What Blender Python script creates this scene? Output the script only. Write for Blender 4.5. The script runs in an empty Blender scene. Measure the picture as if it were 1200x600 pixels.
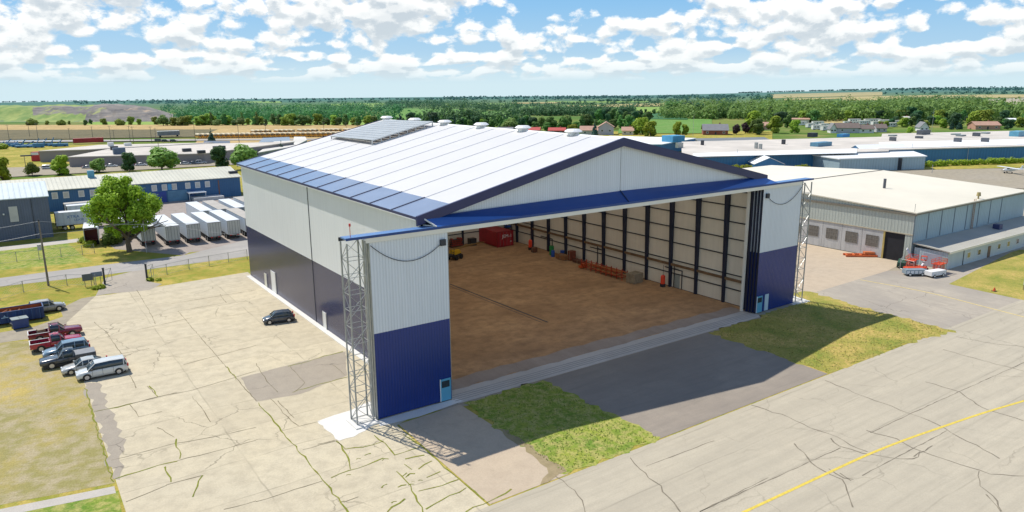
import bpy, bmesh, math, random
import numpy as np
from mathutils import Vector, Matrix
random.seed(7)
rnd = random.Random(11)
scene = bpy.context.scene
COL = scene.collection
PI = math.pi

# ------------------------------------------------------------------ survey: camera and terrain
SUN_AZ, SUN_EL, SUN_E, SKY_S = -18.5, 55.3, 5.0, .088
CLOUD_Z, CLOUD_T = 4.2, .482
CX,CY,CZ=-26.37,-60.60,31.17; YAW,PITCH,ROLL,FPX=.60704,-.22928,-.0071,860.95
cy_,sy_,cp_,sp_=math.cos(YAW),math.sin(YAW),math.cos(PITCH),math.sin(PITCH)
FW=(cp_*sy_,cp_*cy_,sp_); _rt=(cy_,-sy_,0.0)
_up=(_rt[1]*FW[2]-_rt[2]*FW[1], _rt[2]*FW[0]-_rt[0]*FW[2], _rt[0]*FW[1]-_rt[1]*FW[0])
cr,sr=math.cos(ROLL),math.sin(ROLL)
RT=tuple(_rt[i]*cr+_up[i]*sr for i in range(3)); UP=tuple(-_rt[i]*sr+_up[i]*cr for i in range(3))
def ray(px,py):
    u=(px-600)/FPX; v=(300-py)/FPX
    return tuple(RT[i]*u+UP[i]*v+FW[i] for i in range(3))
def sstep(a,b,x):
    t=max(0,min(1,(x-a)/(b-a))); return t*t*(3-2*t)
def terr(x,y):
    dx,dy=x-CX,y-CY; d=math.hypot(dx,dy)
    if d<=300: return 0.0
    a=math.atan2(dx,dy)-YAW
    s=.0138-(.0088)*sstep(.1,.62,a)
    k=d-300
    return -s*(k*k/(k+80))
def G(px,py,z=None):
    d=ray(px,py)
    if z is not None:
        t=(z-CZ)/d[2]; return (CX+d[0]*t,CY+d[1]*t,z)
    t=20.0; st=5.0
    while t<20000:
        x,y,zz=CX+d[0]*t,CY+d[1]*t,CZ+d[2]*t
        if zz<=terr(x,y): break
        t+=st; st=max(5,t*.01)
    a,b=t-st,t
    for _ in range(40):
        m=(a+b)/2; x,y,zz=CX+d[0]*m,CY+d[1]*m,CZ+d[2]*m
        if zz<=terr(x,y): b=m
        else: a=m
    return (x,y,terr(x,y))
def PJ(x,y,z):
    d=(x-CX,y-CY,z-CZ); a=sum(d[i]*RT[i] for i in range(3)); b=sum(d[i]*UP[i] for i in range(3)); c=sum(d[i]*FW[i] for i in range(3))
    return 600+FPX*a/c,300-FPX*b/c
def ZAT(x,y,py):
    lo,hi=-80,80
    for _ in range(50):
        m=(lo+hi)/2
        if PJ(x,y,m)[1]>py: lo=m
        else: hi=m
    return lo
def onX(px,py,X):
    d=ray(px,py); t=(X-CX)/d[0]; return (X,CY+d[1]*t,CZ+d[2]*t)
def onY(px,py,Y):
    d=ray(px,py); t=(Y-CY)/d[1]; return (CX+d[0]*t,Y,CZ+d[2]*t)


# ------------------------------------------------------------------ materials
def new_mat(name):
    m = bpy.data.materials.new(name); m.use_nodes = True
    nt = m.node_tree
    return m, nt, nt.nodes, nt.links, nt.nodes['Principled BSDF']

def nd(nt, typ, **kw):
    n = nt.nodes.new(typ)
    for k, v in kw.items():
        if k in n.inputs.keys(): n.inputs[k].default_value = v
        else: setattr(n, k, v)
    return n

def ramp(nt, fac, stops, interp='LINEAR'):
    r = nt.nodes.new('ShaderNodeValToRGB'); r.color_ramp.interpolation = interp
    e = r.color_ramp.elements
    while len(e) < len(stops): e.new(0.5)
    for i, (p, c) in enumerate(stops):
        e[i].position = p
        e[i].color = (c, c, c, 1) if isinstance(c, (int, float)) else (*c, 1)
    nt.links.new(fac, r.inputs[0]); return r.outputs[0]

def noise(nt, vec, scale, detail=4, rough=.55, dist=0.0):
    n = nt.nodes.new('ShaderNodeTexNoise'); n.inputs['Scale'].default_value = scale
    n.inputs['Detail'].default_value = detail; n.inputs['Roughness'].default_value = rough
    n.inputs['Distortion'].default_value = dist
    nt.links.new(vec, n.inputs['Vector']); return n.outputs['Fac']

def mixc(nt, fac, a, b, mode='MIX'):
    m = nt.nodes.new('ShaderNodeMix'); m.data_type = 'RGBA'; m.blend_type = mode
    for s, v in ((0, fac), (6, a), (7, b)):
        if isinstance(v, (int, float)): m.inputs[s].default_value = v
        elif isinstance(v, tuple): m.inputs[s].default_value = (*v, 1)
        else: nt.links.new(v, m.inputs[s])
    return m.outputs[2]

def mth(nt, op, a, b=0.0, clamp=False):
    m = nt.nodes.new('ShaderNodeMath'); m.operation = op; m.use_clamp = clamp
    for i, v in ((0, a), (1, b)):
        if isinstance(v, (int, float)): m.inputs[i].default_value = v
        else: nt.links.new(v, m.inputs[i])
    return m.outputs[0]

def pos(nt): return nt.nodes.new('ShaderNodeNewGeometry').outputs['Position']
def objc(nt): return nt.nodes.new('ShaderNodeTexCoord').outputs['Object']
def scaled(nt, vec, s):
    m = nt.nodes.new('ShaderNodeMapping'); m.inputs['Scale'].default_value = s
    nt.links.new(vec, m.inputs[0]); return m.outputs[0]

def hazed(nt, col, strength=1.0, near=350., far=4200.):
    """aerial haze painted into the colour: far surfaces go paler and bluer (depends on the place, not on the viewer)"""
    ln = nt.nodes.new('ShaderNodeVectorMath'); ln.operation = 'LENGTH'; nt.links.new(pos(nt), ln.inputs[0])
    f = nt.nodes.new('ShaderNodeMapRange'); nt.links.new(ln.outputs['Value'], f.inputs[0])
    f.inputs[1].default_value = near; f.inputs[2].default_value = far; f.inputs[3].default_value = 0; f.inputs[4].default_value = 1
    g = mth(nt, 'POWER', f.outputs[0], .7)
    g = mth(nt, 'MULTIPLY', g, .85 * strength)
    return mixc(nt, g, col, (.075, .185, .20))  # far haze tint mixed into the base colour in place of air

def M(name, col, rough=.6, var=.18, vs=.6, metal=0., rib=None, bump=0., haze=False, streak=0., spec=.5):
    """general painted / plain surface: colour varies a little, grime streaks run down, ribs are bumps with darker lines"""
    m, nt, N, L, b = new_mat(name)
    oc = objc(nt); ps = pos(nt)
    n1 = noise(nt, ps, vs, 5, .6)
    c = mixc(nt, ramp(nt, n1, [(.3, 0.), (.7, 1.)]), tuple(v * (1 - var) for v in col), tuple(min(.95, v * (1 + var * .6)) for v in col))
    if streak:
        sv = scaled(nt, ps, (2.2, 2.2, .12)); n2 = noise(nt, sv, 1., 4, .65)
        c = mixc(nt, ramp(nt, n2, [(.45, 0.), (.75, streak)]), c, tuple(v * .45 + .02 for v in col))
    h = None
    if rib:
        sp, depth, ax = rib
        sx = nt.nodes.new('ShaderNodeSeparateXYZ'); L.new(ps, sx.inputs[0])
        if ax == 'h': src = mth(nt, 'ADD', sx.outputs[0], sx.outputs[1])
        else: src = sx.outputs['xyz'.index(ax)]
        t = mth(nt, 'MULTIPLY', src, 2 * PI / sp); w = mth(nt, 'SINE', t)
        w = ramp(nt, mth(nt, 'ADD', mth(nt, 'MULTIPLY', w, .5), .5), [(.62, 0.), (.85, 1.)])
        bm_ = nd(nt, 'ShaderNodeBump', Strength=1., Distance=depth); L.new(w, bm_.inputs['Height']); L.new(bm_.outputs[0], b.inputs['Normal'])
        c = mixc(nt, mth(nt, 'MULTIPLY', w, .16), c, tuple(v * .35 for v in col))
    elif bump:
        n3 = noise(nt, ps, 6., 4, .6)
        bm_ = nd(nt, 'ShaderNodeBump', Strength=.6, Distance=bump); L.new(n3, bm_.inputs['Height']); L.new(bm_.outputs[0], b.inputs['Normal'])
    if haze: c = hazed(nt, c, .8)
    L.new(c, b.inputs['Base Color'])
    b.inputs['Roughness'].default_value = rough; b.inputs['Metallic'].default_value = metal
    b.inputs['Specular IOR Level'].default_value = spec
    return m

def glass_dark(name, col=(.02, .03, .04)):
    m, nt, N, L, b = new_mat(name)
    c = mixc(nt, noise(nt, objc(nt), 1.5, 2), col, tuple(v * 1.8 for v in col)); L.new(c, b.inputs['Base Color'])
    b.inputs['Roughness'].default_value = .08; b.inputs['Specular IOR Level'].default_value = .8
    return m

def foliage(name, dark, light, haze=True, sat=1.):
    m, nt, N, L, b = new_mat(name)
    oi = nt.nodes.new('ShaderNodeObjectInfo')
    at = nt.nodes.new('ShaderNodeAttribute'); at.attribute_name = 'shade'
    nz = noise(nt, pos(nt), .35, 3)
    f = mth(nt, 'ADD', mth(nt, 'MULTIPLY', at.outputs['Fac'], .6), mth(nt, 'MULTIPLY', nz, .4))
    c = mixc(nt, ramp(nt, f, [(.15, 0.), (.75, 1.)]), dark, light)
    hs = nt.nodes.new('ShaderNodeHueSaturation'); L.new(c, hs.inputs['Color'])
    h = nt.nodes.new('ShaderNodeMapRange'); L.new(oi.outputs['Random'], h.inputs[0]); h.inputs[3].default_value = .47; h.inputs[4].default_value = .53
    v = nt.nodes.new('ShaderNodeMapRange'); L.new(oi.outputs['Random'], v.inputs[0]); v.inputs[3].default_value = .62; v.inputs[4].default_value = 1.25
    L.new(h.outputs[0], hs.inputs['Hue']); L.new(v.outputs[0], hs.inputs['Value'])
    c = hs.outputs[0]
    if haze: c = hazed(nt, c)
    L.new(c, b.inputs['Base Color']); b.inputs['Roughness'].default_value = .7; b.inputs['Specular IOR Level'].default_value = .25
    tr = nt.nodes.new('ShaderNodeBsdfTranslucent'); L.new(c, tr.inputs[0])
    mx = nt.nodes.new('ShaderNodeMixShader'); mx.inputs[0].default_value = .3
    L.new(b.outputs[0], mx.inputs[1]); L.new(tr.outputs[0], mx.inputs[2]); L.new(mx.outputs[0], N['Material Output'].inputs[0])
    return m

# ------------------------------------------------------------------ mesh builder
class MB:
    def __init__(s): s.v = []; s.f = []; s.m = []; s.cur = 0
    def mat(s, i): s.cur = i; return s
    def add(s, vs, fs):
        o = len(s.v); s.v += [tuple(p) for p in vs]
        for f in fs: s.f.append(tuple(i + o for i in f)); s.m.append(s.cur)
        return s
    def box(s, x0, y0, z0, x1, y1, z1):
        if x0 > x1: x0, x1 = x1, x0
        if y0 > y1: y0, y1 = y1, y0
        if z0 > z1: z0, z1 = z1, z0
        return s.add([(x0,y0,z0),(x1,y0,z0),(x1,y1,z0),(x0,y1,z0),(x0,y0,z1),(x1,y0,z1),(x1,y1,z1),(x0,y1,z1)],
                     [(0,3,2,1),(4,5,6,7),(0,1,5,4),(1,2,6,5),(2,3,7,6),(3,0,4,7)])
    def bar(s, p, q, w, h=None):
        h = h or w; p = Vector(p); q = Vector(q); d = (q - p).normalized()
        a = d.cross(Vector((0,0,1)));
        if a.length < 1e-3: a = Vector((1,0,0))
        a.normalize(); b = a.cross(d).normalized(); a *= w / 2; b *= h / 2
        vs = [p-a-b, p+a-b, p+a+b, p-a+b, q-a-b, q+a-b, q+a+b, q-a+b]
        return s.add(vs, [(0,3,2,1),(4,5,6,7),(0,1,5,4),(1,2,6,5),(2,3,7,6),(3,0,4,7)])
    def tube(s, p, q, r, n=8, r2=None):
        r2 = r if r2 is None else r2
        p = Vector(p); q = Vector(q); d = (q - p).normalized(); a = d.cross(Vector((0,0,1)))
        if a.length < 1e-3: a = Vector((1,0,0))
        a.normalize(); b = a.cross(d)
        vs = []
        for c, rr in ((p, r), (q, r2)):
            for k in range(n): t = 2*PI*k/n; vs.append(c + (a*math.cos(t) + b*math.sin(t))*rr)
        fs = [(k, (k+1) % n, n+(k+1) % n, n+k) for k in range(n)] + [tuple(range(n))[::-1], tuple(range(n, 2*n))]
        return s.add(vs, fs)
    def prism(s, pts, a, b, axis='y'):
        """closed 2-D outline pushed from a to b along axis; pts are (u, w) in the other two axes"""
        def P(u, w, t): return {'y': (u, t, w), 'x': (t, u, w), 'z': (u, w, t)}[axis]
        n = len(pts); vs = [P(u, w, a) for u, w in pts] + [P(u, w, b) for u, w in pts]
        fs = [tuple(range(n)), tuple(range(n, 2*n))[::-1]] + [(k, n+k, n+(k+1) % n, (k+1) % n) for k in range(n)]
        return s.add(vs, fs)
    def loft(s, rings, cap=True):
        n = len(rings[0]); vs = [p for r in rings for p in r]; fs = []
        for i in range(len(rings)-1):
            for k in range(n): fs.append((i*n+k, i*n+(k+1) % n, (i+1)*n+(k+1) % n, (i+1)*n+k))
        if cap: fs += [tuple(range(n))[::-1], tuple((len(rings)-1)*n+k for k in range(n))]
        return s.add(vs, fs)
    def quad(s, *p): return s.add(p, [tuple(range(len(p)))])
    def build(s, name, mats, parent=None, world=False, bevel=0., smooth=False, fix=True):
        me = bpy.data.meshes.new(name)
        vs = s.v
        if world and parent is not None:
            inv = parent.matrix_basis.inverted(); vs = [tuple(inv @ Vector(p)) for p in vs]
        me.from_pydata(vs, [], s.f)
        mats = mats if isinstance(mats, (list, tuple)) else [mats]
        for m in mats: me.materials.append(m)
        me.polygons.foreach_set('material_index', s.m)
        if fix:
            bm = bmesh.new(); bm.from_mesh(me); bmesh.ops.recalc_face_normals(bm, faces=bm.faces); bm.to_mesh(me); bm.free()
        if smooth: me.polygons.foreach_set('use_smooth', [True]*len(me.polygons))
        me.update()
        o = bpy.data.objects.new(name, me); COL.objects.link(o)
        if parent is not None: o.parent = parent
        if bevel:
            md = o.modifiers.new('bevel', 'BEVEL'); md.width = bevel; md.segments = 2; md.limit_method = 'ANGLE'
        if smooth and not bevel:
            pass
        return o

def tag(o, label=None, cat=None, group=None, kind=None):
    if label: o['label'] = label
    if cat: o['category'] = cat
    if group: o['group'] = group
    if kind: o['kind'] = kind
    return o

def empty(name, loc, rz=0., label=None, cat=None, group=None):
    o = bpy.data.objects.new(name, None); COL.objects.link(o); o.empty_display_size = .5
    o.location = loc; o.rotation_euler = (0, 0, rz)
    o.matrix_basis = Matrix.Translation(Vector(loc)) @ Matrix.Rotation(rz, 4, 'Z')
    return tag(o, label, cat, group)

KIDS = {}
def copy_tree(o, parent=None):
    c = o.copy(); COL.objects.link(c)
    if parent is not None: c.parent = parent
    for ch in list(o.children): copy_tree(ch, c)
    return c

def place(proto, used, loc, rz=0., sc=1., label=None, group=None, cat=None):
    """the first call moves the prototype itself, later calls copy it with all its parts"""
    o = proto if not used.get(proto.name) else copy_tree(proto)
    used[proto.name] = True
    o.location = loc; o.rotation_euler = (0, 0, rz)
    o.scale = (sc, sc, sc) if not isinstance(sc, tuple) else sc
    return tag(o, label, cat, group)
USED = {}

def clipx(pts, z=0.): return pts
def ground_poly(name, pts, m, z, sub=False, kind='structure', label=None):
    """flat sheet with a polygon outline given in map coordinates"""
    bm = bmesh.new(); vs = [bm.verts.new((p[0], p[1], z)) for p in pts]
    f = bm.faces.new(vs)
    if f.normal.z < 0: f.normal_flip()
    bmesh.ops.triangulate(bm, faces=bm.faces)
    bm.normal_update()
    for f in bm.faces:
        if f.normal.z < 0: f.normal_flip()
    me = bpy.data.meshes.new(name); bm.to_mesh(me); bm.free(); me.materials.append(m)
    o = bpy.data.objects.new(name, me); COL.objects.link(o)
    return tag(o, label, None, None, kind)

def PX(*pp): return [G(*p)[:2] for p in pp]

# ------------------------------------------------------------------ ground materials
def mat_grass(name, a, b, c, sc=.12, haze=False):
    m, nt, N, L, bs = new_mat(name); ps = pos(nt)
    n1 = noise(nt, ps, sc, 6, .65, .4); n2 = noise(nt, ps, sc*9, 4, .6); n3 = noise(nt, ps, 5., 3, .7)
    k = mixc(nt, ramp(nt, n1, [(.38, 0.), (.58, 1.)]), a, b)
    k = mixc(nt, ramp(nt, n2, [(.42, 0.), (.62, .85)]), k, c)
    k = mixc(nt, ramp(nt, n3, [(.35, .38), (.6, 0.)]), k, tuple(v*.4 for v in a))
    if haze: k = hazed(nt, k, .5, 900, 7000)
    L.new(k, bs.inputs['Base Color']); bs.inputs['Roughness'].default_value = .95; bs.inputs['Specular IOR Level'].default_value = .1
    bp = nd(nt, 'ShaderNodeBump', Strength=.7, Distance=.12); L.new(n3, bp.inputs['Height']); L.new(bp.outputs[0], bs.inputs['Normal'])
    return m

def mat_concrete(name, col, dark, stain=.5, streakdir=None, slab=None, warm=(.36,.30,.22), crackd=.3, joints=.5):
    m, nt, N, L, bs = new_mat(name); ps = pos(nt)
    n1 = noise(nt, ps, .09, 6, .6, .3); n2 = noise(nt, ps, .7, 5, .65); n3 = noise(nt, ps, 7., 4, .7)
    k = mixc(nt, ramp(nt, n1, [(.35, 0.), (.65, 1.)]), col, warm)
    k = mixc(nt, mth(nt, 'MULTIPLY', ramp(nt, n2, [(.42, 0.), (.75, 1.)]), stain), k, dark)
    k = mixc(nt, mth(nt, 'MULTIPLY', ramp(nt, n3, [(.4, 0.), (.7, 1.)]), .22), k, tuple(v*.6 for v in dark))
    if streakdir:
        sv = scaled(nt, ps, streakdir); n4 = noise(nt, sv, 1., 5, .62)
        k = mixc(nt, mth(nt, 'MULTIPLY', ramp(nt, n4, [(.36, 0.), (.66, 1.)]), .55), k, dark)
        sv = scaled(nt, ps, tuple(3.1*v for v in streakdir)); n5 = noise(nt, sv, 1., 3, .6)
        k = mixc(nt, mth(nt, 'MULTIPLY', ramp(nt, n5, [(.5, 0.), (.7, 1.)]), .25), k, tuple(v*.75 for v in dark))
    sx = nt.nodes.new('ShaderNodeSeparateXYZ')
    wn = nt.nodes.new('ShaderNodeTexNoise'); wn.inputs['Scale'].default_value = .25; wn.inputs['Detail'].default_value = 3
    L.new(ps, wn.inputs['Vector'])
    off = nt.nodes.new('ShaderNodeVectorMath'); off.operation = 'MULTIPLY_ADD'
    L.new(wn.outputs['Color'], off.inputs[0]); off.inputs[1].default_value = (.5, .5, 0); L.new(ps, off.inputs[2])
    L.new(off.outputs[0], sx.inputs[0])
    if slab:
        # each slab has its own tone, its joints are thin and irregular
        cells = []
        for ax, w in zip((0, 1), slab):
            t = mth(nt, 'DIVIDE', sx.outputs[ax], w)
            fr = mth(nt, 'FRACT', t); cells.append(mth(nt, 'FLOOR', t))
            dd = mth(nt, 'MULTIPLY', mth(nt, 'MINIMUM', fr, mth(nt, 'SUBTRACT', 1., fr)), w)
            line = ramp(nt, dd, [(.03, 1.), (.10, 0.)])
            br = ramp(nt, noise(nt, ps, .2, 3), [(.4, 1.), (.6, .2)])
            k = mixc(nt, mth(nt, 'MULTIPLY', mth(nt, 'MULTIPLY', line, br), joints), k, tuple(v*.35 for v in dark))
        cb = nt.nodes.new('ShaderNodeCombineXYZ'); L.new(cells[0], cb.inputs[0]); L.new(cells[1], cb.inputs[1])
        wh = nt.nodes.new('ShaderNodeTexWhiteNoise'); L.new(cb.outputs[0], wh.inputs[0])
        k = mixc(nt, mth(nt, 'MULTIPLY', wh.outputs[0], .28), k, dark)
    if crackd:
        vo = nt.nodes.new('ShaderNodeTexVoronoi'); vo.feature = 'DISTANCE_TO_EDGE'; vo.inputs['Scale'].default_value = .16
        w2 = nt.nodes.new('ShaderNodeVectorMath'); w2.operation = 'MULTIPLY_ADD'
        wn2 = nt.nodes.new('ShaderNodeTexNoise'); wn2.inputs['Scale'].default_value = .6; wn2.inputs['Detail'].default_value = 5; L.new(ps, wn2.inputs['Vector'])
        L.new(wn2.outputs['Color'], w2.inputs[0]); w2.inputs[1].default_value = (2.2, 2.2, 0); L.new(ps, w2.inputs[2])
        L.new(w2.outputs[0], vo.inputs['Vector'])
        ck = ramp(nt, vo.outputs[0], [(.004, 1.), (.012, 0.)]); msk = ramp(nt, noise(nt, ps, .08, 2), [(.48, 0.), (.6, 1.)])
        k = mixc(nt, mth(nt, 'MULTIPLY', mth(nt, 'MULTIPLY', ck, msk), crackd), k, tuple(v*.3 for v in dark))
    L.new(k, bs.inputs['Base Color']); bs.inputs['Roughness'].default_value = .9; bs.inputs['Specular IOR Level'].default_value = .2
    bp = nd(nt, 'ShaderNodeBump', Strength=.35, Distance=.03); L.new(n3, bp.inputs['Height']); L.new(bp.outputs[0], bs.inputs['Normal'])
    return m

GR_DRY = mat_grass('dry_grass', (.33,.28,.05), (.54,.41,.11), (.24,.28,.04), .06)
GR_GREEN = mat_grass('green_grass', (.14,.25,.035), (.32,.36,.06), (.48,.42,.15), .13)
GR_SHORT = mat_grass('mown_grass', (.22,.26,.05), (.55,.40,.13), (.36,.33,.07), .18)
GR_WORN = mat_grass('worn_grass', (.52,.40,.13), (.31,.28,.11), (.45,.38,.25), .07)
APRON = mat_concrete('pale_concrete', (.585,.515,.37), (.37,.32,.23), .65, None, (12.2, 6.1), (.60,.52,.36), .55, .35)
TAXI = mat_concrete('grey_concrete', (.51,.455,.345), (.365,.325,.25), .35, (.035, .55, 1), (70., 4.7), (.52,.46,.345), .25, .25)
DRIVE = mat_concrete('old_asphalt', (.35,.30,.24), (.24,.21,.175), .5, (.05,.4,1), None, (.28,.24,.195), .0)
ENTRY = mat_concrete('patched_asphalt', (.48,.42,.33), (.34,.30,.245), .6, (.5,.06,1), None, (.33,.295,.25), .5)
SAND = mat_concrete('sandy_concrete', (.50,.41,.30), (.38,.30,.22), .5, None, None, (.52,.42,.30), .1)
ROADM = mat_concrete('road_asphalt', (.44,.41,.37), (.32,.30,.28), .4, (.04,.6,1), None, (.36,.34,.30), .3)
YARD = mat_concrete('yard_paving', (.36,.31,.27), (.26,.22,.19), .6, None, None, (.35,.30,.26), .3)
GRAVEL = mat_concrete('gravel', (.38,.33,.25), (.25,.22,.17), .8, None, None, (.36,.31,.22), .0)
PATHC = mat_concrete('path_concrete', (.50,.46,.40), (.38,.35,.30), .5, None, None, (.50,.46,.40), .0)
NEWC = mat_concrete('new_concrete', (.74,.72,.67), (.60,.58,.54), .3, None, None, (.70,.68,.62), .0)
FLOOR = mat_concrete('dusty_floor', (.52,.30,.145), (.28,.165,.09), .8, (.10,.22,1), None, (.64,.39,.20), .0)
FLOOR2 = mat_concrete('threshold_slab', (.42,.34,.28), (.30,.23,.18), .5, (.3,.06,1), None, (.42,.33,.25), .2)
OLDPATCH = mat_concrete('grey_slab', (.36,.315,.25), (.27,.235,.19), .5, None, None, (.37,.32,.25), .5)

def mat_terrain():
    m, nt, N, L, bs = new_mat('countryside'); ps = pos(nt)
    n1 = noise(nt, ps, .004, 5, .6); n2 = noise(nt, ps, .03, 5, .6); n3 = noise(nt, ps, .5, 3, .6)
    k = mixc(nt, ramp(nt, n1, [(.4, 0.), (.6, 1.)]), (.10,.19,.045), (.20,.24,.07))
    k = mixc(nt, ramp(nt, n2, [(.5, 0.), (.72, .8)]), k, (.34,.27,.12))
    k = mixc(nt, ramp(nt, n3, [(.3, .3), (.6, 0.)]), k, (.06,.09,.02))
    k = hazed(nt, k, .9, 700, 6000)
    L.new(k, bs.inputs['Base Color']); bs.inputs['Roughness'].default_value = 1; bs.inputs['Specular IOR Level'].default_value = 0
    return m
TERR = mat_terrain()

# ------------------------------------------------------------------ the ground sheet, in rings around the viewpoint out to the horizon
def build_ground():
    rad = [0, 60, 120, 180, 240, 290, 330, 380, 450, 550, 700, 900, 1200, 1600, 2100, 2800, 3800, 5200, 7500, 11000, 16000]
    n = 144; vs = []; fs = []
    for r in rad[1:]:
        for k in range(n):
            a = 2*PI*k/n; x = CX + r*math.sin(a); y = CY + r*math.cos(a)
            vs.append((x, y, terr(x, y)))
    vs.append((CX, CY, 0)); c = len(vs)-1
    for k in range(n): fs.append((c, (k+1) % n, k))
    for i in range(len(rad)-2):
        for k in range(n): fs.append((i*n+k, i*n+(k+1) % n, (i+1)*n+(k+1) % n, (i+1)*n+k))
    mb = MB(); mb.add(vs, fs); o = mb.build('ground', TERR, smooth=True); tag(o, kind='structure')
    return o
build_ground()

def far_field(name, px, m, lift=.35, n=14):
    """a field laid over the terrain: quad given by its four corners as seen in the survey photo, draped over the ground"""
    P = [G(*p) for p in px]
    a, b, c, d = [Vector(p[:2]) for p in P]      # near-left, near-right, far-right, far-left
    vs = []; fs = []
    for j in range(n+1):
        for i in range(n+1):
            u, v = i/n, j/n; p = a.lerp(b, u).lerp(d.lerp(c, u), v)
            vs.append((p.x, p.y, terr(p.x, p.y)+lift))
    for j in range(n):
        for i in range(n): k = j*(n+1)+i; fs.append((k, k+1, k+n+2, k+n+1))
    mb = MB(); mb.add(vs, fs); return tag(mb.build(name, m, smooth=True), kind='structure')

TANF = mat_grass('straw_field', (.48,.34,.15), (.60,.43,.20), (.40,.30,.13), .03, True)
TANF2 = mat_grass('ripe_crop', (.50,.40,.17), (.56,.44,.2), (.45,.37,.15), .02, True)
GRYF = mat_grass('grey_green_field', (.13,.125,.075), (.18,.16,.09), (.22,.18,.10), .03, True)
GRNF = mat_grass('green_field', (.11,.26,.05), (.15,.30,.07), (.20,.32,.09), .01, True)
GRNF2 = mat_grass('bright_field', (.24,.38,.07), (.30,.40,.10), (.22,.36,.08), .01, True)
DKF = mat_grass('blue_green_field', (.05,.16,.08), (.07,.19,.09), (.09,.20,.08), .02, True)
far_field('field', ((-60,154.5),(430,152.5),(430,146.8),(-60,146.8)), TANF, .3)
far_field('field', ((-60,166),(235,161),(255,152.3),(-60,153.0)), GRYF, .5)
far_field('field', ((228,170),(430,166),(430,153),(240,153)), TANF, .42)
far_field('road', ((-60,168.5),(430,164.6),(430,163.2),(-60,166.2)), ROADM, .6)
far_field('field', ((-60,205),(240,178),(240,168),(-60,172)), GR_DRY, .12)
far_field('meadow', ((95,147.5),(430,147.5),(430,140),(120,141)), GRNF2, .25)
for q in (((455,143),(553,143),(553,128.5),(452,127)), ((724,157),(835,157),(834,140),(729,138)), ((606,133),(745,131),(745,124.5),(610,125)), ((560,143),(610,143),(600,132),(560,132))):
    far_field('field', q, GRNF, .5)
for q in (((388,129),(452,128),(450,121),(388,122)), ((745,133),(850,131),(850,125),(745,126)), ((520,124),(600,124),(600,121.5),(520,121.5)), ((330,129),(390,129),(386,124),(330,124)), ((640,121),(760,120),(760,118),(640,119)), ((225,121),(330,121),(330,118.5),(225,118.5)), ((905,126),(1030,123),(1030,119.5),(905,121.5)), ((800,128),(860,127),(855,123.5),(800,124.5))):
    far_field('field', q, GRNF2, .8)
far_field('field', ((729,139.5),(806,141),(800,133),(731,134)), DKF, .9)
for q in (((660,127),(842,122.5),(840,119),(665,123.8)), ((900,115.5),(1034,112),(1034,107.6),(902,110.5)), ((918,118),(1034,114.5),(1034,112.8),(920,116)), ((985,119),(1205,114.5),(1205,111),(990,113.4)), ((600,122),(660,121),(660,119.7),(600,120.5))):
    far_field('field', q, TANF2, .8)
far_field('field', ((948,145),(990,145),(990,139.5),(948,139.5)), TANF2, .5)
far_field('field', ((700,164),(905,164),(905,154),(700,154)), GR_DRY, .2)
far_field('field', ((1083,199.5),(1205,197),(1205,191),(1080,191)), GR_DRY, .2)
far_field('yard', ((1030,212),(1205,222),(1205,197.4),(1030,199.5)), GRAVEL, .15)
far_field('sand_bank', ((1147,126),(1205,124),(1205,115),(1143,118)), M('sand', (.55,.42,.27), .95, .3, .03, haze=True), 1.5)
WATER = M('pond_water', (.12,.26,.30), .15, .1, .02)
far_field('pond', ((952,139),(990,139),(988,132),(955,132)), WATER, .4)
far_field('pond', ((925,139.5),(938,139.5),(937,135),(926,135)), WATER, .4)

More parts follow.
